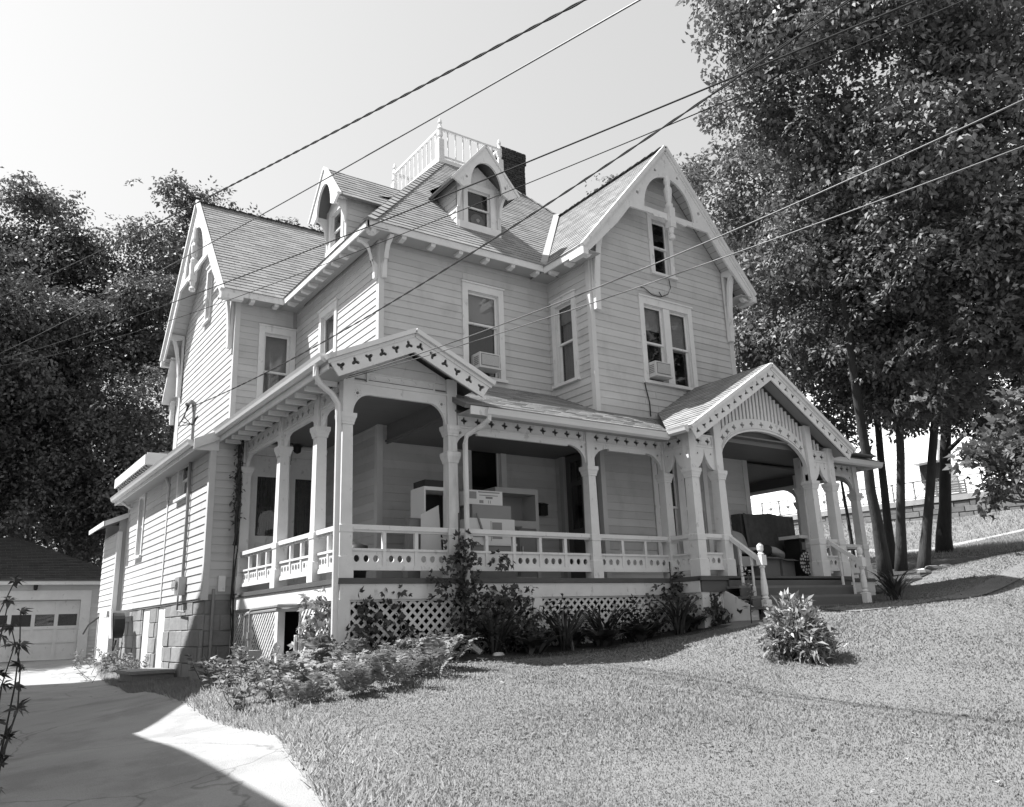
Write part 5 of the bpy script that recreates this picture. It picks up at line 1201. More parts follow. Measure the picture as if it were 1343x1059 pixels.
# shrub on the lawn
def shrub(x, y, R0, h, n, label):
    z = gz1(x, y); mb = MB(); V = []
    for i in range(n):
        d = unit(np.array([rng.normal(), rng.normal(), abs(rng.normal())*1.0+.25])); e = np.array([x, y, z])+d*np.array([R0, R0, h])*rng.uniform(.75, 1.05)
        li = limb(mb, (x+rng.normal(0, .05), y+rng.normal(0, .05), z-.05), e, .012, .004, seg=5, n=5, wob=.5)
        for p in li[2:]:
            k = 9; P_ = p+rng.normal(0, .035, (k, 3)); D_ = unit(d*.4+rng.normal(0, .8, (k, 3))); D_[:, 2] -= .25
            V.append(leaf_verts(P_, D_, np.tile([0, 0, 1.], (k, 1))+rng.normal(0, .4, (k, 3)), rng.uniform(.08, .16, k), rng.uniform(.025, .05, k), .06, .2))
        k = 16; P_ = e+rng.normal(0, .07, (k, 3)); V.append(leaf_verts(P_, unit(np.tile(d, (k, 1))+rng.normal(0, .7, (k, 3))), np.tile([0, 0, 1.], (k, 1))+rng.normal(0, .4, (k, 3)), rng.uniform(.09, .18, k), rng.uniform(.03, .055, k), .06, .25))
    return plant('shrub', label, 'shrub', (x, y, z), np.concatenate(V), M_LEAF_L, mb)
shrub(5.02, -3.78, .47, .74, 60, 'small round leafy shrub standing alone on the front lawn')
def stem_plant(name, label, x, y, h, n, L, m, W=.42, z0=None, lean=(0, 0)):
    z = gz1(x, y) if z0 is None else z0; mb = MB(); e = (x+lean[0], y+lean[1], z+h); li = limb(mb, (x, y, z-.1), e, .012, .004, seg=8, n=5, wob=.25)
    V = []
    for i in range(n):
        t = rng.uniform(.25, 1); p = li[0]*(1-t)+li[-1]*t+rng.normal(0, .01, 3); D_ = unit(np.array([[rng.normal(), rng.normal(), .25]])); l = L*rng.uniform(.6, 1.2)
        V.append(leaf_verts(p[None]+D_*.02, D_, np.array([[0, 0, 1.]])+rng.normal(0, .3, (1, 3)), np.array([l]), np.array([l*W]), .05, .2))
    return plant(name, label, 'plant', (x, y, z), np.concatenate(V), m, mb)
stem_plant('sapling', 'thin upright sapling with small leaves just left of the left newel post', 6.95, -1.45, .95, 46, .12, M_LEAF_L)
# seedling with large dark leaves at the left edge, close to the camera
mb = MB(); V = []; x, y = -4.36, -5.62; z = gz1(x, y)
for (ex, ey, ez) in ((-4.34, -5.66, -.36), (-4.29, -5.60, -.52), (-4.25, -5.60, -1.02), (-4.36, -5.66, -.85), (-4.30, -5.62, -.70), (-4.36, -5.70, -.46), (-4.33, -5.64, -.60)):
    li = limb(mb, (x, y, z-.05), (ex, ey, ez), .009, .003, seg=6, n=5, wob=.3)
    for p in li[3:]:
        k = 3; D_ = unit(rng.normal(0, 1, (k, 3))*np.array([1, 1, .4])+np.array([.4, 0, -.1])); V.append(lobed_verts(np.tile(p, (k, 1)), D_, np.tile([.1, -.4, 1.], (k, 1))+rng.normal(0, .4, (k, 3)), rng.uniform(.055, .095, k), rng.uniform(.03, .05, k)))
plant('maple_seedling', 'dark maple seedling at the left edge of the picture near the camera', 'plant', (x, y, z), np.concatenate(V), M_VINE, mb)
# vines
def vine(label, pts, spread, k, per, L, m=None, stempaths=()):
    V = []; mb = MB()
    for pth in stempaths: mb.tube(pth, .012, 5)
    C = np.array([p[:3] for p in pts]); w = np.array([p[3] for p in pts]); idx = rng.choice(len(C), k, p=w/w.sum())
    sp = np.array([p[4] if len(p) > 4 else spread for p in pts])[idx]
    P_ = C[idx]+rng.normal(0, 1, (k, 3))*np.stack([sp, sp*.32, sp*.8], 1); P_[:, 1] = np.where(P_[:, 1] > C[idx][:, 1]+.10, C[idx][:, 1]+.05, P_[:, 1])
    V.append(sprays(P_, np.full(k, .16), np.tile([-.2, -.9, .2], (k, 1)), per, L, lob=True, up=.25))
    base = C[np.argmin(C[:, 2])]
    return plant('climbing_vine', label, 'vine', (base[0], base[1], gz1(base[0], base[1])), np.concatenate(V), m or M_VINE, mb if stempaths else None)
vine('dense dark vine smothering the post and downspout between the first two porch bays', [(2.0, -.22, .55, .5, .10), (1.85, -.2, .25, .8, .12), (2.05, -.22, -.05, 1.3, .15), (2.35, -.24, -.35, 1.6, .24), (2.1, -.28, -.6, 2.0, .24), (2.5, -.3, -.85, 2.2, .28), (2.9, -.18, -.45, 1.3, .2), (3.15, -.15, -.7, .8, .2), (1.75, -.2, -.2, 1.2, .16), (2.75, -.2, .25, .3, .12)], .2, 125, 8, .08, stempaths=([(2.0, -.15, -1.2), (1.97, -.14, -.4), (1.92, -.1, .4), (1.95, -.06, 1.0)],))
vine('vine leaves scattered over the first front lattice panel', [(.35, -.06, -.5, 1, .18), (.7, -.06, -.75, 1, .2), (.25, -.06, -.95, 1.2, .18), (.9, -.06, -.4, .5, .12), (.55, -.06, -1.0, 1.2, .2), (.85, -.08, -.2, .3, .08)], .2, 30, 6, .095)
vine('leafy vine hanging over the pale side lattice beside the corner', [(-.06, .45, -.45, 1, .18), (-.06, .3, -.8, 1, .18), (-.08, .6, -1.0, 1, .2)], .18, 46, 8, .10, m=M_LEAF_L)
vine('vine bushing up over the railing end by the stair pier', [(6.45, -.15, .0, 1, .16), (6.55, -.3, -.35, 1.4, .2), (6.7, -.75, -.6, 1.2, .2), (6.3, -.1, -.6, 1, .2), (6.9, -.8, -.75, .8, .15)], .2, 60, 7, .09, stempaths=([(6.5, -.1, -1.0), (6.48, -.08, -.2), (6.5, -.06, .3)],))
mb = MB()
for k in range(14):
    pts = [(-.06+rng.normal(0, .03), 4.82+rng.normal(0, .05), z_) for z_ in np.linspace(-1.3 if k < 4 else .9, 2.95, 9)]; mb.tube(pts, .012, 4, False)
k = 160; P_ = np.stack([rng.normal(-.08, .05, k), rng.normal(4.82, .07, k), rng.uniform(1.2, 2.9, k)], 1)
plant('dry_vine', 'withered brown vine matted on the post at the end of the side porch', 'vine', (-.06, 4.82, -1.2), leaf_verts(P_, rng.normal(0, 1, (k, 3))-np.array([0, 0, .8]), rng.normal(0, 1, (k, 3)), rng.uniform(.05, .12, k), rng.uniform(.02, .05, k)), mat('withered_leaf', .11, .9, island=.5), mb)

# ------------------------------------------------------------------ grass
def grass():
    n = 950000
    ang = yaw+rng.uniform(-R(36), R(36), n); r = 2.6+26*rng.uniform(0, 1, n)**1.75
    x = CAM.x+np.sin(ang)*r; y = CAM.y+np.cos(ang)*r
    ok = ~in_drive(x-.04+rng.normal(0, .03, n), y) & ~((x > -.6) & (y > -.05) & (x < 13.1)) & ~((x > 6.5) & (x < 11.2) & (y > -1.6)) & ~((x > .9) & (x < 7.0) & (y > -1.0+.12*np.sin(x*3)+.1*np.sin(x*7.3)))
    ok &= ~((x < -.0) & (y > -.2) & (x > -.6)) & (y < 25)
    ok &= ~((np.abs(y+2.15+.02*np.maximum(x-8, 0)**1.2) < .32) & (x > 7.6) & (rng.uniform(0, 1, n) < .6))
    x, y, r = x[ok], y[ok], r[ok]; n = len(x); z = gz(x, y)
    patch = .75+.35*np.sin(x*.9+1.3*np.sin(y*.7))*np.sin(y*1.1+x*.3)
    h = .024*rng.uniform(.5, 1.25, n)*patch*(1+.02*r); w = (.003+.0008*r)*rng.uniform(.7, 1.3, n); tall = rng.uniform(0, 1, n) < .015; h[tall] *= 2.0
    a = rng.uniform(0, 2*np.pi, n); b = rng.uniform(0, 2*np.pi, n); ln = h*rng.uniform(.2, 1.1, n)
    v0 = np.stack([x-np.cos(a)*w, y-np.sin(a)*w, z-.01], 1); v1 = np.stack([x+np.cos(a)*w, y+np.sin(a)*w, z-.01], 1); v2 = np.stack([x+np.cos(b)*ln, y+np.sin(b)*ln, z+h], 1)
    o = np_mesh('grass', np.stack([v0, v1, v2], 1).reshape(-1, 3), np.arange(3*n).reshape(-1, 3), M_GRASS); tag(o, 'short mown grass with dry patches covering the lawn', 'grass', kind='stuff')
    k = 110000; x = rng.uniform(24, 43, k); y = rng.uniform(-4, 26, k); ok = (x < 38.7+4.2*(23-y)/22-.3) & (np.abs(x-np.interp(y, [-8, 4, 11, 18, 26], [40.5, 37.5, 35, 33, 31])) > .45); x, y = x[ok], y[ok]; k = len(x); z = gz(x, y); a = rng.uniform(0, 2*np.pi, k); w = .02; hh = rng.uniform(.05, .16, k)
    V = np.stack([np.stack([x-np.cos(a)*w, y-np.sin(a)*w, z-.01], 1), np.stack([x+np.cos(a)*w, y+np.sin(a)*w, z-.01], 1), np.stack([x+rng.normal(0, .06, k), y+rng.normal(0, .06, k), z+hh], 1)], 1).reshape(-1, 3)
    o = np_mesh('bank_grass', V, np.arange(3*k).reshape(-1, 3), M_GRASS); tag(o, 'rougher grass on the bank below the stone wall', 'grass', kind='stuff')
    # taller unmown fringe along the drive and bed
    yy = -8+21*rng.uniform(0, 1, 15000)**1.3; e = np.interp(yy, [-40, -6, -3.6, -1, 3.6, 10, 15, 19], [-4.6, -2.55, -2.05, -1.95, -1.85, -1.35, -.9, -.3]); xx = e+np.abs(rng.normal(0, .30, 15000))-.03
    zz_ = gz(xx, yy); a = rng.uniform(0, 2*np.pi, 15000); hh = rng.uniform(.02, .10, 15000); ww = .009
    V = np.stack([np.stack([xx-np.cos(a)*ww, yy-np.sin(a)*ww, zz_-.01], 1), np.stack([xx+np.cos(a)*ww, yy+np.sin(a)*ww, zz_-.01], 1), np.stack([xx+rng.normal(0, .05, 15000), yy+rng.normal(0, .05, 15000), zz_+hh], 1)], 1).reshape(-1, 3)
    o = np_mesh('grass_fringe', V, np.arange(45000).reshape(-1, 3), M_GRASS); tag(o, 'longer unmown grass along the driveway edge', 'grass', kind='stuff')
    k = 170; x = rng.uniform(-1, 14, k); y = rng.uniform(-8, -1.7, k); z = gz(x, y)+.035
    P_ = np.stack([x, y, z], 1); D_ = rng.normal(0, 1, (k, 3)); D_[:, 2] *= .3
    o = leaf_obj('fallen_leaves', leaf_verts(P_, D_, np.tile([0, 0, 1.], (k, 1))+rng.normal(0, .3, (k, 3)), rng.uniform(.03, .08, k), rng.uniform(.02, .05, k)), mat('dry_leaf', .2, .8, island=.5)); tag(o, 'small dry leaves scattered over the lawn', 'leaf litter', kind='stuff')
grass()
# mulch of the front bed and tree bed, shade put into its dark colour
def patch_sheet(name, poly, dz, m, n=14):
    xs = [p[0] for p in poly]; ys = [p[1] for p in poly]; X_, Y_ = np.meshgrid(np.linspace(min(xs), max(xs), n*2), np.linspace(min(ys), max(ys), n)); Z_ = gz(X_, Y_)+dz
    v = np.stack([X_, Y_, Z_], -1).reshape(-1, 3); i, j = np.meshgrid(np.arange(n-1), np.arange(2*n-1), indexing='ij'); a = (i*2*n+j).ravel()
    q = np.stack([a, a+1, a+2*n+1, a+2*n], 1); c = v[q].mean(1)
    def inside(x, y):
        r = np.zeros(len(x), bool)
        for k in range(len(poly)):
            (x0, y0), (x1, y1) = poly[k], poly[(k+1) % len(poly)]
            with np.errstate(divide='ignore', invalid='ignore'): r ^= ((y0 > y) != (y1 > y)) & (x < (x1-x0)*(y-y0)/(y1-y0)+x0)
        return r
    o = np_mesh(name, v, q[inside(c[:, 0], c[:, 1])], m); tag(o, kind='structure'); return o
k = 9000; cx_ = rng.uniform(-2, 16, 260); cy_ = rng.uniform(-9.5, -1.3, 260); ix = rng.integers(0, 260, k); sp_w = rng.uniform(.10, .40, 260)[ix]
x = cx_[ix]+rng.normal(0, 1, k)*sp_w; y = cy_[ix]+rng.normal(0, 1, k)*sp_w; ok = ~in_drive(x-.1, y) & ~((x > 6.4) & (y > -1.8)); x, y = x[ok], y[ok]; k = len(x)
D_ = rng.normal(0, 1, (k, 3)); D_[:, 2] = np.abs(D_[:, 2])*.35
tag(leaf_obj('lawn_weeds', leaf_verts(np.stack([x, y, gz(x, y)+rng.uniform(.0, .03, k)], 1), D_, np.tile([0, 0, 1.], (k, 1))+rng.normal(0, .3, (k, 3)), rng.uniform(.02, .06, k), rng.uniform(.012, .03, k)), M_GRASS2), 'clover and low weeds in patches through the lawn', 'weeds', kind='stuff')
M_MULCH = mat('shade_darkened_mulch', .045, .95, .4, 6, bump=.8, bscale=40, fine=.3)
patch_sheet('planting_bed', [(.0, -.7), (1.2, -1.0), (3, -1.25), (5, -1.2), (6.8, -1.1), (6.8, .1), (.0, .1)], .006, M_MULCH)
patch_sheet('tree_bed', [(13.6, .6), (14.8, .35), (19.3, .8), (23.4, 1.5), (28, 2), (28, 8), (20, 7), (13.8, 4)], .03, M_MULCH, 24)

# ------------------------------------------------------------------ stones edging the tree bed
ed = [(14.28, .67), (14.55, .52), (14.9, .36), (15.6, .42), (16.3, .55), (17.2, .75), (18.1, .9), (18.75, .95), (19.5, .9), (20.6, 1.05), (21.6, 1.2), (22.6, 1.35), (23.4, 1.5)]
def rock(name, label, x, y, sx, sy, sz, m, cat='stone', group=None, seed=0):
    r = random.Random(seed); b = MB(); n = 9; z = gz1(x, y)-.05; prof = [(0, .9), (.55, 1.0), (.9, .8), (1.0, .35)]
    ph = [r.uniform(.75, 1.2) for _ in range(n)]; vs = []
    for t, k in prof:
        for i in range(n):
            a = 2*math.pi*i/n; vs.append((x+math.cos(a)*sx*k*ph[i], y+math.sin(a)*sy*k*ph[i], z+sz*t*(1+.12*(ph[(i*3) % n]-1))))
    b.add(vs, [(j*n+i, j*n+(i+1) % n, (j+1)*n+(i+1) % n, (j+1)*n+i) for j in range(3) for i in range(n)]+[tuple(range(3*n, 4*n))])
    o = b.build(name, m); tag(o, label, cat, group); return o
side = ['left end', 'next to the left end', 'third from the left', 'below the slim trunk', 'left of the pale slab', 'touching the pale slab', 'right of the pale slab', 'in the middle of the row', 'just right of the middle', 'in the sunlit right half', 'third from the right', 'second from the right', 'rightmost']
for i, (x, y) in enumerate(ed):
    rock('edging_stone', 'rough low edging stone of the tree bed, '+side[i], x, y, .30, .16, .17, M_BANK, group='stones edging the tree bed', seed=i)
rock('flat_stone', 'large pale flat slab at the foot of the bowed maple', 18.3, 1.5, .55, .35, .13, M_TRIM, seed=40)
rock('white_stone', 'small pale stone by the foot of the front downspout', 2.25, -.62, .09, .07, .10, M_TRIM, seed=41)

# ------------------------------------------------------------------ garage
gy = 20.0; g0 = gz1(-1.5, 20)-.02
ga = empty('garage', (-2.4, 22.5, g0), 'low hip-roofed clapboard garage with a white panelled door at the end of the drive', 'garage')
Fgar = front(gy); GX0, GX1 = -6.2, .62; GZ = 1.02
ho = (-5.2, -.58, g0, .47)
b = MB(); b.fret(Fgar, [(GX0, g0-.3), (GX1, g0-.3), (GX1, GZ), (GX0, GZ)], [[(ho[0], ho[2]), (ho[1], ho[2]), (ho[1], ho[3]), (ho[0], ho[3])]], -.12, 0); gw = b.build('wall', M_BACK, ga)
siding(Fgar, [(GX0, g0), (GX1, g0), (GX1, GZ), (GX0, GZ)], [(ho[0]-.1, ho[1]+.1, ho[2]-.1, ho[3]+.12)], gw, .118, M_SIDING2); flush_boards(120)
b = MB(); b.box(GX1-.12, gy+.12, g0-.3, GX1, gy+6, GZ); b.build('side_wall', M_SIDING2, ga)
b = MB(); b.box(GX0, gy+.12, g0-.3, GX0+.12, gy+6, GZ); b.build('side_wall', M_SIDING2, ga)
b = MB(); b.box(GX0, gy+5.9, g0-.3, GX1, gy+6, GZ); b.build('rear_wall', M_SIDING2, ga)
for q in ((ho[0]-.28, g0, ho[0], .80), (ho[1], g0, ho[1]+.30, .80), (ho[0], .50, ho[1], .80)):
    b = MB(); b.fbox(Fgar, q[0], q[1], .0, q[2], q[3], .05); b.build('door_casing', M_TRIM, ga)
b = MB(); b.fbox(Fgar, ho[0], g0, -.12, ho[1], ho[3]+.03, -.09); gd = b.build('garage_door', M_TRIM, ga)
rows = [(-.02, .30), (.30, .62), (.62, 1.2), (1.2, 1.8)]; hh = ho[3]-g0
cols_ = 7; cw_ = (ho[1]-ho[0])/cols_
zr_ = [g0+hh*t for t in (.0, .32, .55, .80, 1.0)]
for k in range(cols_+1):
    for r_ in range(4):
        u = ho[0]+cw_*k; b = MB(); b.fbox(Fgar, max(ho[0], u-.055), zr_[r_]+.05, -.09, min(ho[1], u+.055), zr_[r_+1]-.05, -.065); b.build('door_stile', M_TRIM, gd)
for r_ in range(5):
    b = MB(); b.fbox(Fgar, ho[0], max(g0, zr_[r_]-.05), -.09, ho[1], min(ho[3], zr_[r_]+.05), -.064); b.build('door_rail', M_TRIM, gd)
for k in range(cols_):
    b = MB(); b.fbox(Fgar, ho[0]+cw_*k+.055, zr_[2]+.05, -.089, ho[0]+cw_*(k+1)-.055, zr_[3]-.05, -.085); b.build('dark_room', M_ROOM, gd)
    b = MB(); b.fbox(Fgar, ho[0]+cw_*k+.055, zr_[2]+.05, -.080, ho[0]+cw_*(k+1)-.055, zr_[3]-.05, -.077); b.build('pane', M_GLASS, gd)
b = MB(); b.box(GX0-.3, gy-.30, GZ-.05, GX1+.3, gy-.02, GZ+.12); b.build('eave', M_TRIM, ga)
ex0, ex1, ey0, ey1, ez_ = GX0-.32, GX1+.32, gy-.33, gy+6.3, GZ+.12
mx, my, rz_ = (ex0+ex1)/2, (ey0+ey1)/2, GZ+1.75
roof([(ex0, ey0, ez_), (ex1, ey0, ez_), (ex1-3.32, my, rz_), (ex0+3.32, my, rz_)], mw=M_SHINGLE_D, parent=ga)
roof([(ex1, ey0, ez_), (ex1, ey1, ez_), (ex1-3.32, my, rz_)], shing=False, parent=ga, m=M_SHINGLE_D)
roof([(ex1, ey1, ez_), (ex0, ey1, ez_), (ex0+3.32, my, rz_), (ex1-3.32, my, rz_)], shing=False, parent=ga, m=M_SHINGLE_D)
roof([(ex0, ey1, ez_), (ex0, ey0, ez_), (ex0+3.32, my, rz_)], shing=False, parent=ga, m=M_SHINGLE_D)
flush_shingles(60)
gl_ = empty('wall_lantern', (-1.94, gy-.1, .92), 'small black lantern on the garage wall above the door', 'lantern')
b = MB(); b.lathe(-1.94, gy-.14, [(.80, .03), (.84, .06), (.86, .055), (.98, .07), (1.0, .085), (1.06, .03), (1.1, .01)], 8); b.build('lantern_body', M_BLACK, gl_)
b = MB(); b.tube([(-1.94, gy, 1.05), (-1.94, gy-.1, 1.1), (-1.94, gy-.14, 1.06)], .012, 5); b.build('lantern_arm', M_BLACK, gl_)

# ------------------------------------------------------------------ house next door (outside the picture; it throws the shade on the drive)
nb = empty('neighbour_house', (-10, 8, -1.7), 'pale clapboard gabled house next door, left of the driveway', 'house')
b = MB(); b.prism(left(-6.25), [(-12.0, -1.9), (-1.2, -1.9), (-1.2, 4.2), (-8.15, 10.3), (-8.45, 9.55), (-12.0, 6.2)], 0, 7.5); b.build('wall', M_SIDING2, nb)
def slab(pts, t, name, m, parent):
    pts = [Vector(p) for p in pts]; n = (pts[1]-pts[0]).cross(pts[2]-pts[0]).normalized(); n = n if n.z > 0 else -n
    b = MB(); k = len(pts); b.add([p-n*t for p in pts]+pts, [tuple(range(k-1, -1, -1)), tuple(range(k, 2*k))]+[(i, (i+1) % k, k+(i+1) % k, k+i) for i in range(k)]); return b.build(name, m, parent)
slab([(-6.0, 1.03, 4.1), (-14, 1.03, 4.1), (-14, 8.15, 10.5), (-6, 8.15, 10.5)], .12, 'roof', M_SHINGLE_D, nb)
slab([(-6.0, 12.2, 6.4), (-14, 12.2, 6.4), (-14, 8.5, 9.75), (-6, 8.5, 9.75)], .12, 'roof', M_SHINGLE_D, nb)
slab([(-6.0, 8.52, 9.7), (-14, 8.52, 9.7), (-14, 8.15, 10.5), (-6, 8.15, 10.5)], .12, 'roof', M_SHINGLE_D, nb)
b = MB(); b.box(-12, -7, -2.2, -6.3, 1.2, 3.9); b.build('wing_wall', M_SIDING2, nb)
b = MB(); b.box(-12.2, -7.2, 3.9, -6.06, 1.2, 4.1); b.build('wing_roof', M_SHINGLE_D, nb)
for y0 in (2.5, 6.5, 10): 
    w = MB(); w.box(-6.25, y0, .2, -6.2, y0+1, 2.0); w.build('window', M_ROOM, nb)

# ------------------------------------------------------------------ hillside: retaining wall, railing, bench, white building
A0 = Vector((38.7, 23.0, 0)); A1 = Vector((42.9, 1.0, 0)); wd = (A1-A0).normalized(); wnl = Vector((wd.y, -wd.x, 0))
if wnl.x > 0: wnl = -wnl
zt0 = lambda t: 5.12+.14*t
Lw = (A1-A0).length
rw = empty('retaining_wall', A0.lerp(A1, .5)+Z*4.1, 'rough fieldstone retaining wall at the top of the grass bank', 'wall')
b = MB(); a, c = A0-wnl*.02, A1-wnl*.02; b.hexa([a+Z*3.0, c+Z*3.0, c-wnl*.5+Z*3.0, a-wnl*.5+Z*3.0, a+Z*(zt0(0)-.30), c+Z*(zt0(1)-.30), c-wnl*.5+Z*(zt0(1)-.3), a-wnl*.5+Z*(zt0(0)-.3)]); b.build('wall_core', M_BACKD, rw)
b = MB(); a, c = A0+wnl*.12, A1+wnl*.12; b.hexa([a+Z*(zt0(0)-.30), c+Z*(zt0(1)-.30), c-wnl*.7+Z*(zt0(1)-.3), a-wnl*.7+Z*(zt0(0)-.3), a+Z*zt0(0), c+Z*zt0(1), c-wnl*.7+Z*zt0(1), a-wnl*.7+Z*zt0(0)]); b.build('coping', M_CONC, rw)
Fw_ = frame(A0, wd, Z, wnl); r_ = random.Random(5)
u = 0
zrow = -.30
for row in range(3):
    u = -r_.uniform(0, .4)
    while u < Lw:
        w = r_.uniform(.35, 1.15); h_ = .34; zz0 = zt0(max(0, u)/Lw)-.30-h_*(row+1)+r_.uniform(-.05, .05)
        g = .012; d = r_.uniform(.05, .13); p = [Fw_(u+g, zz0+g, -.02), Fw_(u+w-g, zz0+g+r_.uniform(-.03, .03), -.02), Fw_(u+w-g, zz0+h_-g, -.02), Fw_(u+g, zz0+h_-g, -.02)]
        q = [Fw_(u+g+.02, zz0+g+.02, d*.5), Fw_(u+w-g-.02, zz0+g+.015, d*.4), Fw_(u+w-g-.02, zz0+h_-g-.015, d*.5), Fw_(u+g+.015, zz0+h_-g-.02, d*.6)]
        b = MB(); b.hexa(p+q); b.build('stone', M_BANK, rw); u += w
rl = empty('bridge_railing', A0.lerp(A1, .5)+Z*5.19, 'dark metal railing with cross braces along the top of the stone wall', 'railing')
npan = 19; pw_ = Lw/npan
for k in range(npan+1):
    if k == 15: pass
    u = pw_*k; z0 = zt0(u/Lw); b = MB(); b.fbox(Fw_, u-.03, z0, -.28, u+.03, z0+1.08, -.22); b.build('post', M_RAILM, rl)
for k in range(npan):
    u0, u1 = pw_*k+.03, pw_*(k+1)-.03; z0 = zt0(u0/Lw)
    if k == 14: continue
    for zz_ in (.12, 1.04):
        b = MB(); b.fbox(Fw_, u0, z0+zz_-.02, -.27, u1, z0+zz_+.02, -.23); b.build('rail', M_RAILM, rl)
    um = (u0+u1)/2; zm = z0+.58
    for (p, q) in (((u0, z0+.14), (u1, z0+1.02)), ((u0, z0+1.02), (u1, z0+.14)), ((um, z0+.14), (um, z0+1.02)), ((u0, zm), (u1, zm))):
        b = MB(); b.bar(Fw_(p[0], p[1], -.25), Fw_(q[0], q[1], -.25), .026, .026, wnl); b.build('brace', M_RAILM, rl)
    b = MB(); b.prism(Fw_, disc(um, zm, .085, pts=10), -.27, -.23); b.build('rosette', M_RAILM, rl)
bn = empty('park_bench', (40.2, 11.6, 4.95), 'slatted bench behind the railing on the hill', 'bench')
for k in range(6):
    b = MB(); b.fbox(Fw_, Lw*.44, 5.30+.14*k, -.9, Lw*.44+2.1, 5.37+.14*k, -.86); b.build('slat', M_RAILM, bn)
for u in (0, 2.04):
    b = MB(); b.fbox(Fw_, Lw*.44+u, 4.9, -.98, Lw*.44+u+.06, 6.15, -.91); b.build('leg', M_RAILM, bn)
wb = empty('white_building', (62, 28, 5.4), 'long bright white sided building on the hill behind the trees', 'building')
b = MB(); b.box(60, -2, 4.5, 72, 75, 24); b.build('wall', M_WHITEB, wb)
for k in range(46):
    z0 = 5.2+.40*k; b = MB(); b.hexa([(59.965, -2, z0), (60, -2, z0), (60, 75, z0), (59.965, 75, z0), (59.99, -2, z0+.39), (60, -2, z0+.39), (60, 75, z0+.39), (59.99, 75, z0+.39)]); b.build('siding_board', M_WHITEB, wb)
b = MB(); b.box(59.80, 21.5, 8.9, 59.955, 23.5, 10.4); b.build('window', M_ROOM, wb)
b = MB(); b.hexa([(58.6, 21.3, 10.35), (59.95, 21.3, 10.35), (59.95, 23.6, 10.35), (58.6, 23.6, 10.35), (59.6, 21.6, 12.2), (59.95, 21.6, 12.2), (59.95, 23.3, 12.2), (59.6, 23.3, 12.2)]); b.build('awning', M_AC, wb)

# ------------------------------------------------------------------ overhead wires
def cable(label, a, b_, sag, r, ext=(.35, .5), twist=False, m=None, group='overhead wires'):
    a = Vector(a); b_ = Vector(b_); d = b_-a; p0 = a-d*ext[0]; p1 = b_+d*ext[1]; n = 60
    path = []
    for i in range(n+1):
        t = i/n; p = p0.lerp(p1, t); ta = (t*(1+ext[0]+ext[1])-ext[0])
        p.z += sag*4*(ta*ta-ta); path.append(p)
    mb = MB()
    if twist:
        L = (p1-p0).length; n2 = int(L/.07)
        for ph in (0, math.pi):
            pp = []
            for i in range(n2+1):
                t = i/n2; p = p0.lerp(p1, t); ta = t*(1+ext[0]+ext[1])-ext[0]; p.z += sag*4*(ta*ta-ta)
                an = t*L/.55*2*math.pi+ph; pp.append(p+Vector((0, math.cos(an), math.sin(an)))*r*.9)
            mb.tube(pp, r*.75, 5)
    else: mb.tube(path, r, 6)
    o = mb.build('power_line', m or M_WIRE, None, True); tag(o, label, 'power line', group); return o
cable('twisted black cable, uppermost of the wires at the left', (-.659, -4.434, 5.237), (-3.752, 17.745, 9.984), .10, .0115, twist=True)
cable('thick grey cable crossing below the uppermost twisted one and over the left dormer', (-.342, -5.175, 4.879), (-3.52, 18.139, 8.271), .10, .0095, m=M_WIRE2)
cable('thick dark wire crossing the front dormer window', (.155, -7.614, 3.512), (-3.468, 18.187, 8.012), .18, .0085, ext=(.12, .5))
cable('thin dark wire just below the one over the front dormer', (.479, -7.839, 3.499), (-3.459, 18.257, 7.778), .34, .0055, ext=(.12, .5))
cable('twisted service cable running down to the mast on the left addition', (.063, -7.53, 3.452), (-.66, 6.36, 3.92), .24, .0085, ext=(.12, 0), twist=True)
cable('bright weathered service wire from the right edge to the porch corner post', (1.39, -8.914, 2.877), (.02, -.03, 2.96), .15, .007, ext=(.3, 0), m=M_WIRE2)
cable('lower thin service wire from the right edge to the porch corner post', (1.43, -8.837, 2.553), (.03, -.03, 2.94), .10, .0058, ext=(.3, 0), m=M_WIRE2)

# ------------------------------------------------------------------ things fixed to or standing about the house
def air_con(label, x0, x1, y, z0, z1, dep, grp='window air conditioners'):
    r = empty('air_conditioner', ((x0+x1)/2, y, z0), label, 'air conditioner', grp)
    b = MB(); b.box(x0, y-dep, z0+.03, x1, y+.1, z1); b.build('case', M_AC, r)
    b = MB(); b.box(x0+.03, y-dep-.012, z0+.06, x1-.03, y-dep, z1-.03); g = b.build('grille', M_ACG, r)
    for k in range(12):
        z = z0+.08+(z1-z0-.14)*k/11; b = MB(); b.box(x0+.04, y-dep-.02, z-.006, x1-.04, y-dep-.012, z+.006); b.build('louver', M_AC, g)
    for k in range(5):
        z = z0+.1+(z1-z0-.18)*k/4; b = MB(); b.box(x0-.006, y-dep+.05, z-.01, x0, y-.05, z+.01); b.build('side_slot', M_ACG, r)
    b = MB(); b.box(x0-.02, y-dep-.03, z0, x1+.02, y+.02, z0+.03); b.build('base_pan', M_AC, r)
air_con('pale air conditioner in the lower sash of the window above the porch', 3.95, 4.44, YM, 4.36, 4.70, .27)
air_con('pale air conditioner in the left half of the paired gable window', 7.53, 7.99, YG, 4.32, 4.66, .24)
f = empty('window_fan', (4.38, 2.86, 7.9), 'round fan standing behind the lower sash of the front dormer window', 'fan')
b = MB(); b.tube([(4.36, 2.90, 8.02), (4.36, 2.96, 8.02)], .17, 18); b.build('fan_guard', M_ACG, f)
b = MB(); b.tube([(4.36, 2.87, 8.02), (4.36, 2.90, 8.02)], .045, 12); b.build('hub', M_TRIM, f)
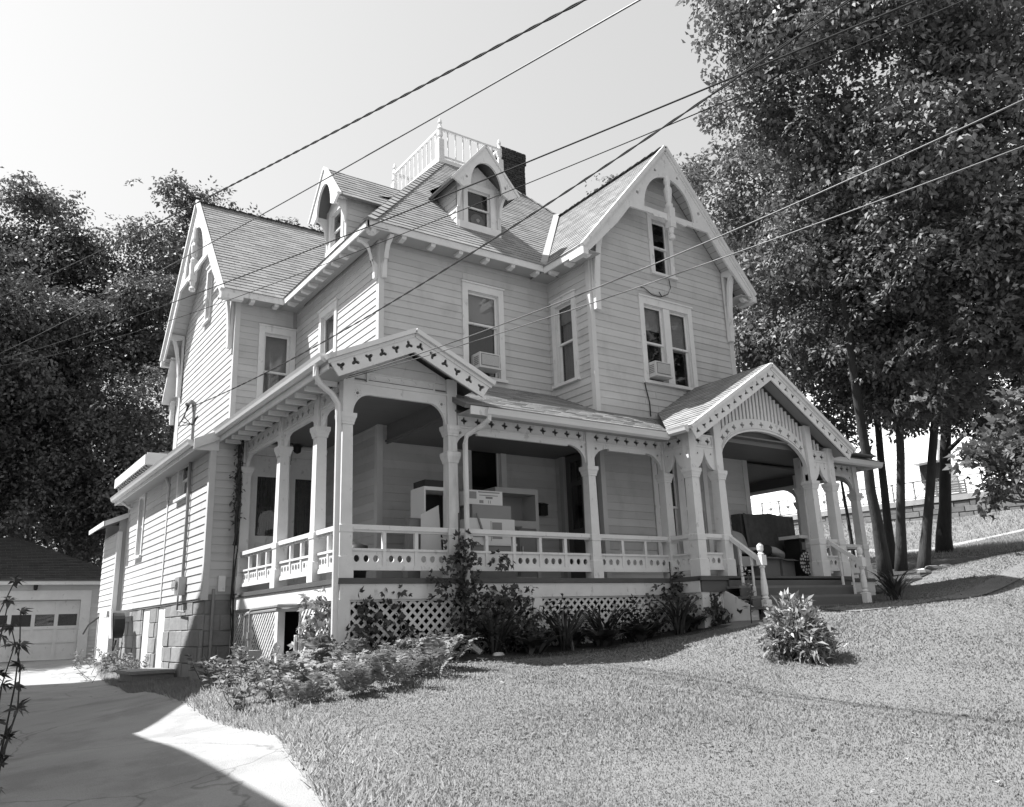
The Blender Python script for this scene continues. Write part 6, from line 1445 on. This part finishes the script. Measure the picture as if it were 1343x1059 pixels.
# wall cable below the attic window
mb = MB(); mb.tube([(8.38, YG-.05, 6.80), (8.40, YG-.06, 6.6), (8.3, YG-.05, 6.42), (8.05, YG-.05, 6.30), (7.8, YG-.05, 6.30), (7.55, YG-.05, 6.42), (7.42, YG-.07, 6.40)], .010, 5); mb.tube([(8.02, YG-.05, 6.42), (8.1, YG-.05, 6.32)], .010, 5)
tag(mb.build('loose_cable', M_WIRE), 'loose thin black cable looping below the attic window', 'cable')
tag((lambda b: (b.tube([(7.36, YG-.04, 4.2), (7.40, YG-.04, 4.0), (7.46, YG-.04, 3.75), (7.46, YG-.04, 3.45)], .012, 5), b.build('cord', M_WIRE))[1])(MB()), 'black cord hanging below the paired window sill', 'cord')
# mailbox
mbx = empty('mailbox', (5.52, YM-.1, 1.42), 'small black mailbox on the wall beside the front door', 'mailbox')
b = MB(); b.box(5.44, YM-.16, 1.42, 5.61, YM-.024, 1.64); b.build('box', M_BLACK, mbx)
b = MB(); b.hexa([(5.43, YM-.18, 1.642), (5.62, YM-.18, 1.642), (5.62, YM-.02, 1.642), (5.43, YM-.02, 1.642), (5.43, YM-.17, 1.655), (5.62, YM-.17, 1.655), (5.62, YM-.02, 1.70), (5.43, YM-.02, 1.70)]); b.build('lid', M_BLACK, mbx)
# porch lamp and chimes
pl_ = empty('porch_lamp', (1.13, 5.0, 3.0), 'dark porch lamp above the double doors of the side porch', 'lamp')
b = MB(); b.box(1.02, 4.99, 2.97, 1.26, 5.018, 3.19) if False else b.lathe(1.13, 4.93, [(2.80, .02), (2.83, .07), (2.93, .085), (2.95, .11), (2.97, .05), (2.975, .02)], 12); b.build('shade', M_BLACK, pl_)
b = MB(); b.box(1.06, 4.975, 2.86, 1.20, 5.01, 2.96); b.build('back_plate', M_DARK, pl_)
wc = empty('wind_chime', (.35, 3.2, 2.1), 'small dark wind chime hanging under the side porch ceiling', 'wind chime')
b = MB(); b.tube([(.35, 3.2, 2.98), (.35, 3.2, 2.6)], .004, 4); b.build('string', M_WIRE, wc)
b = MB(); b.tube([(.35, 3.2, 2.6), (.35, 3.2, 2.57)], .06, 10); b.build('disc', M_BLACK, wc)
for k in range(5):
    a = 2*math.pi*k/5; b = MB(); b.tube([(.35+.045*math.cos(a), 3.2+.045*math.sin(a), 2.57), (.35+.045*math.cos(a), 3.2+.045*math.sin(a), 2.28-.02*k)], .009, 6); b.build('tube', M_PIPE, wc)
# goods stored on the front porch
cb = empty('cabinet', (2.2, 1.3, 0), 'tall white cabinet with a dark open front, against the porch wall', 'cabinet')
boxes_ = [(1.90, .97, 0, 1.93, 1.45, 1.58), (2.52, .97, 0, 2.55, 1.45, 1.58), (1.93, .97, 1.52, 2.52, 1.45, 1.58), (1.93, .97, 0, 2.52, 1.45, .08)]
for q in boxes_: b = MB(); b.box(*q); b.build('cabinet_side', M_APPL, cb)
b = MB(); b.box(1.93, 1.42, .08, 2.52, 1.45, 1.52); b.build('cabinet_back', M_DARK, cb)
b = MB(); b.box(1.93, 1.0, .70, 2.52, 1.42, .73); b.build('shelf', M_APPL, cb)
b = MB(); b.box(1.93, 1.0, 1.582, 2.52, 1.40, 1.70); tag(b.build('black_case', M_BLACK), 'flat black case lying on top of the white cabinet', 'case')
b = MB(); b.hexa([(1.62, .58, .0), (2.0, .52, .0), (2.05, .62, .0), (1.66, .68, .0), (1.70, .72, 1.06), (2.0, .66, 1.22), (2.02, .70, 1.22), (1.72, .76, 1.06)]); tag(b.build('leaning_panel', M_PANEL), 'cream panel leaning in front of the cabinet, the wider one', 'panel')
b = MB(); b.hexa([(1.98, .44, .0), (2.12, .42, .0), (2.14, .46, .0), (2.0, .48, .0), (2.06, .60, 1.17), (2.20, .57, 1.00), (2.21, .60, 1.00), (2.07, .63, 1.17)]); tag(b.build('leaning_panel', M_PANEL), 'narrow cream panel propped on the front of the wider one', 'panel')
b = MB(); b.hexa([(1.50, .80, 0), (1.86, .80, 0), (1.86, 1.0, 0), (1.50, 1.0, 0), (1.54, .80, .98), (1.88, .80, .98), (1.88, 1.0, 1.04), (1.58, 1.0, 1.04)]); tag(b.build('grey_case', M_ACG), 'dark topped grey case half hidden behind the leaning cream panels', 'case')
cs = empty('storage_chest', (3.05, .85, 0), 'white topped storage chest under the cartons behind the front railing', 'chest')
b = MB(); b.box(2.62, .62, 0, 3.50, 1.10, .58); b.build('chest', M_CARDG, cs)
b = MB(); b.box(2.60, .60, .58, 3.52, 1.12, .62); b.build('chest_top', M_APPL, cs)
ct = empty('carton', (3.05, .8, .62), 'wide white carton with grey printing, lowest of the stack', 'carton', None)
b = MB(); b.box(2.60, .66, .625, 3.52, 1.08, 1.04); b.build('carton_box', M_BOXW, ct)
for q in ((2.66, .655, .72, 2.92, .659, .82), (3.02, .655, .66, 3.03, .659, 1.0), (3.05, .655, .70, 3.25, .659, .98)): b = MB(); b.box(*q); b.build('print', M_CARDG, ct)
b = MB(); b.hexa([(2.88, .62, .66), (2.91, .62, .66), (2.91, .64, .66), (2.88, .64, .66), (2.72, .64, 1.12), (2.75, .64, 1.12), (2.75, .66, 1.12), (2.72, .66, 1.12)]); tag(b.build('strap', M_ACG), 'dark strap hanging slantwise over the white carton', 'strap')
b = MB(); b.box(2.68, .70, 1.045, 3.48, 1.10, 1.28); tag(b.build('grey_carton', M_CARDG), 'flat grey carton in the middle of the stack', 'carton')
ct = empty('printed_carton', (2.98, .85, 1.285), 'white carton with printed control panel on top of the stack', 'carton')
b = MB(); b.box(2.62, .72, 1.285, 3.32, 1.10, 1.53); b.build('carton_box', M_BOXW, ct)
for q, m_ in (((2.64, .715, 1.38, 2.78, .719, 1.50), M_CARDG), ((2.84, .715, 1.44, 3.22, .719, 1.452), M_ACG), ((2.97, .715, 1.39, 3.11, .719, 1.425), M_ACG), ((2.84, .715, 1.31, 2.92, .719, 1.36), M_CARDG), ((3.02, .715, 1.31, 3.028, .719, 1.36), M_ACG), ((3.06, .715, 1.31, 3.068, .719, 1.36), M_ACG), ((2.82, .715, 1.49, 3.26, .719, 1.51), M_CARDG)): b = MB(); b.box(*q); b.build('print', m_, ct)
hu = empty('hutch', (4.05, 1.5, 0), 'pale grey hutch with an open upper compartment, right of the cartons', 'hutch')
for q in ((3.55, 1.28, 0, 3.62, 1.75, 1.72), (4.45, 1.28, 0, 4.52, 1.75, 1.72), (3.62, 1.28, 1.62, 4.45, 1.75, 1.72), (3.62, 1.28, .98, 4.45, 1.75, 1.12), (3.62, 1.30, 0, 4.45, 1.75, .1)): b = MB(); b.box(*q); b.build('frame', M_HUTCH, hu)
b = MB(); b.box(3.62, 1.70, .1, 4.45, 1.74, 1.62); b.build('back_panel', mat('hutch_inside', .22, .7, .1, 3), hu)
b = MB(); b.box(3.62, 1.30, .1, 4.45, 1.34, .98); b.build('lower_panel', mat('hutch_lower', .2, .7, .15, 3), hu)
b = MB(); b.box(3.55, 1.24, .99, 4.1, 1.28, 1.015); b.build('rail', M_ACG, hu)
for x_ in (4.02, 4.05):
    b = MB(); b.box(x_, 1.288, .12, x_+.006, 1.299, .96); b.build('door_gap', M_BACKD, hu)
for x_ in (3.96, 4.12):
    b = MB(); b.box(x_-.012, 1.27, .55, x_+.012, 1.30, .65); b.build('handle', M_METAL, hu)
b = MB(); b.box(2.68, .612, .30, 3.44, .619, .31); b.build('lid_gap', M_BACKD, cs)
b = MB(); b.box(2.98, .60, .36, 3.14, .619, .40); b.build('handle', M_METAL, cs)
sb_ = empty('storage_bin', (.75, 2.3, 0), 'white bin with a grey front on the side porch', 'bin')
b = MB(); b.box(.55, 2.1, 0, 1.0, 2.6, .72); b.build('bin_body', M_APPL, sb_); b = MB(); b.box(.52, 2.06, .722, 1.03, 2.64, .78); b.build('bin_lid', M_APPL, sb_); b = MB(); b.box(.62, 2.085, .30, .93, 2.099, .52); b.build('grey_label', M_CARDG, sb_)
b = MB(); b.lathe(.55, .65, [(.0, .14), (.30, .17), (.42, .20), (.52, .16), (.56, .05)], 14); tag(b.build('black_planter', M_BLACK, None, True), 'round black planter behind the railing at the porch corner', 'planter')
# seat, draped sofa, boxes and cabinet on the entry porch
ac_ = empty('armchair', (9.4, .75, 0), 'pale armchair at the top of the steps left of the draped sofa', 'armchair')
for nm, q in (('seat', (9.15, .45, .28, 9.85, 1.0, .48)), ('backrest', (9.15, .92, .48, 9.85, 1.08, 1.0)), ('arm', (9.05, .45, .3, 9.15, 1.05, .66)), ('arm', (9.85, .45, .3, 9.95, 1.05, .66))): b = MB(); b.box(*q); b.build(nm, M_HUTCH, ac_)
for x_ in (9.12, 9.88):
    for y_ in (.5, 1.0): b = MB(); b.box(x_-.03, y_-.03, 0, x_+.03, y_+.03, .3); b.build('leg', M_HUTCH, ac_)
def cushion(name, label, c, sx, sy, sz, rot, m, cat):
    b = MB(); n, k = 16, 9; vs = []
    for j in range(k):
        v = -1+2*j/(k-1)
        for i in range(n):
            a = 2*math.pi*i/n; q = math.sqrt(max(0, 1-abs(v)**2.4)); ca, sa = math.cos(a), math.sin(a); e = .5
            vs.append((math.copysign(abs(ca)**e, ca)*sx*q, v*sy, math.copysign(abs(sa)**e, sa)*sz*q))
    fs = [(j*n+i, j*n+(i+1) % n, (j+1)*n+(i+1) % n, (j+1)*n+i) for j in range(k-1) for i in range(n)]
    M_ = Matrix.Translation(c)@Matrix.Rotation(rot[2], 4, 'Z')@Matrix.Rotation(rot[0], 4, 'X')@Matrix.Rotation(rot[1], 4, 'Y')
    b.add([M_@Vector(p) for p in vs], fs); return tag(b.build(name, m, None, True), label, cat)
cushion('pillow', 'plump pale pillow propped on the armchair', (9.45, .72, .80), .26, .10, .26, (-.35, .15, .2), M_PILLOW, 'pillow')
cushion('folded_blanket', 'pale folded blanket lying over the armchair front', (9.75, .5, .60), .34, .22, .05, (.08, .1, .3), M_PILLOW, 'blanket')
sf = empty('draped_sofa', (10.6, .85, 0), 'big sofa standing on end under a dark patterned throw', 'sofa')
nx, nz = 26, 18; vs = []
for j in range(nz+1):
    for i in range(nx+1):
        u = i/nx; v = j/nz; x_ = 9.75+1.75*u; z_ = 1.46*v-.02*math.sin(u*9); y_ = .80-.10*(1-v)-.035*math.sin(u*23+v*2)*(1-.6*v)-.02*math.sin(u*51)
        vs.append((x_, y_, z_))
b = MB(); b.add(vs, [(j*(nx+1)+i, j*(nx+1)+i+1, (j+1)*(nx+1)+i+1, (j+1)*(nx+1)+i) for j in range(nz) for i in range(nx)]); b.build('throw', M_CLOTH, sf, True)
b = MB(); b.box(9.72, .84, .0, 11.52, 1.45, 1.45); b.build('sofa_body', M_CLOTH, sf)
for nm, lab, q in (('cardboard_box', 'dark cardboard box in front of the draped sofa, left one', (9.62, .25, 0, 10.12, .62, .46)), ('cardboard_box', 'dark cardboard box in front of the draped sofa, beside the black cabinet', (10.16, .22, 0, 10.58, .60, .42))):
    r = empty(nm, ((q[0]+q[3])/2, (q[1]+q[4])/2, 0), lab, 'box', 'cardboard boxes on the entry porch'); b = MB(); b.box(*q); b.build('box_body', M_CARD, r); b = MB(); b.hexa([(q[0], q[1]-.12, q[5]-.04), (q[3], q[1]-.12, q[5]-.04), (q[3], q[1], q[5]), (q[0], q[1], q[5]), (q[0], q[1]-.12, q[5]-.035), (q[3], q[1]-.12, q[5]-.035), (q[3], q[1], q[5]+.005), (q[0], q[1], q[5]+.005)]); b.build('flap', M_CARD, r)
cushion('shoe_bag', 'pale crumpled cloth lying on the cardboard boxes', (10.2, .38, .56), .28, .16, .09, (.1, .25, .2), M_PILLOW, 'cloth')
cushion('dark_coat', 'dark coat heaped on the left cardboard box', (9.75, .40, .58), .30, .20, .12, (.1, -.2, .2), M_DARK, 'coat')
bc = empty('black_cabinet', (11.0, .35, 0), 'low black cabinet with a white top beside the right entry post', 'cabinet')
b = MB(); b.box(10.72, .12, .0, 11.40, .52, .86); b.build('cabinet_body', M_BLACK, bc)
b = MB(); b.box(10.62, .04, .86, 11.48, .58, .93); b.build('cabinet_top', M_TRIM, bc)
b = MB(); b.box(10.78, .105, .62, 11.34, .119, .78); b.build('drawer_front', M_ACG, bc)
pq = empty('pierced_disc', (10.78, 0, .30), 'round black disc patterned with rings of white dots, leaning on the black cabinet', 'ornament')
Fd2 = front(.06); b = MB(); b.prism(Fd2, disc(10.80, .33, .25, pts=28), -.02, 0); b.build('disc', M_BLACK, pq)
for rr_, nn_, sz in ((.21, 16, .028), (.145, 10, .03), (.08, 6, .02)):
    for k in range(nn_):
        a = 2*math.pi*k/nn_; b = MB(); b.prism(Fd2, disc(10.80+rr_*math.cos(a), .33+rr_*math.sin(a), sz, pts=7), .0, .008); b.build('white_dot', M_TRIM, pq)
# gas meter and pipes at the side lattice
gm = empty('gas_meter', (-.35, 2.4, -1.35), 'grey gas meter with bent pipes at the side lattice', 'gas meter')
b = MB(); b.box(-.52, 2.30, -1.32, -.30, 2.62, -.98); b.build('meter_case', M_PIPE, gm)
for y_ in (2.75, 3.0):
    zt_ = -.36 if y_ < 2.9 else -.42
    b = MB(); b.tube([(-.36, y_, -1.4), (-.36, y_, zt_-.05), (-.36, y_-.03, zt_), (-.36, y_-.12, zt_+.02), (-.30, 1.6+.2*(y_-2.75), zt_+.04), (.2, 1.5, zt_+.04)], .032, 8); b.build('gas_pipe', M_PIPE, gm)
for (y_, z_) in ((2.75, -.75), (3.0, -.8), (2.75, -1.0)):
    b = MB(); b.tube([(-.36, y_, z_-.05), (-.36, y_, z_+.05)], .05, 8); b.build('pipe_union', M_PIPE, gm)
bk = empty('bucket', (-.85, 3.9, -1.5), 'old pale bucket at the foot of the side lattice', 'bucket')
z_ = gz1(-.85, 3.9); b = MB(); b.lathe(-.85, 3.9, [(z_-.02, .11), (z_+.26, .15), (z_+.27, .165), (z_+.30, .165)], 16); b.build('bucket_body', M_METAL, bk); 
# hose reel hung on the addition
hr = empty('hose_reel', (-.9, 11.4, -.5), 'hose reel with a dark drum bracketed to the basement wall', 'hose reel')
b = MB(); b.tube([(-.78, 11.25, -.45), (-1.02, 11.25, -.45)], .30, 20); b.build('drum', M_BLACK, hr)
for x_ in (-.76, -1.05):
    b = MB(); b.tube([(x_, 11.25, -.45), (x_-.012, 11.25, -.45)], .14, 14); b.build('flange', M_METAL, hr)
b = MB(); b.box(-1.12, 11.5, -.24, -.60, 12.5, -.10); b.build('bracket', M_TRIM, hr)
b = MB(); b.hexa([(-1.08, 10.9, -.75), (-1.04, 10.9, -.75), (-1.04, 11.1, -.75), (-1.08, 11.1, -.75), (-1.08, 11.2, -.05), (-1.04, 11.2, -.05), (-1.04, 11.4, -.05), (-1.08, 11.4, -.05)]); b.build('bracket_arm', M_TRIM, hr)
b = MB(); b.tube([(-1.0, 11.0, -.7), (-1.02, 10.9, -.95), (-.98, 11.1, -1.05), (-.9, 11.25, -.8)], .018, 6); b.tube([(-1.1, 12.5, -.2), (-1.25, 13.2, -.4), (-1.3, 13.6, -.62)], .022, 6); b.build('hose', M_BLACK, hr)
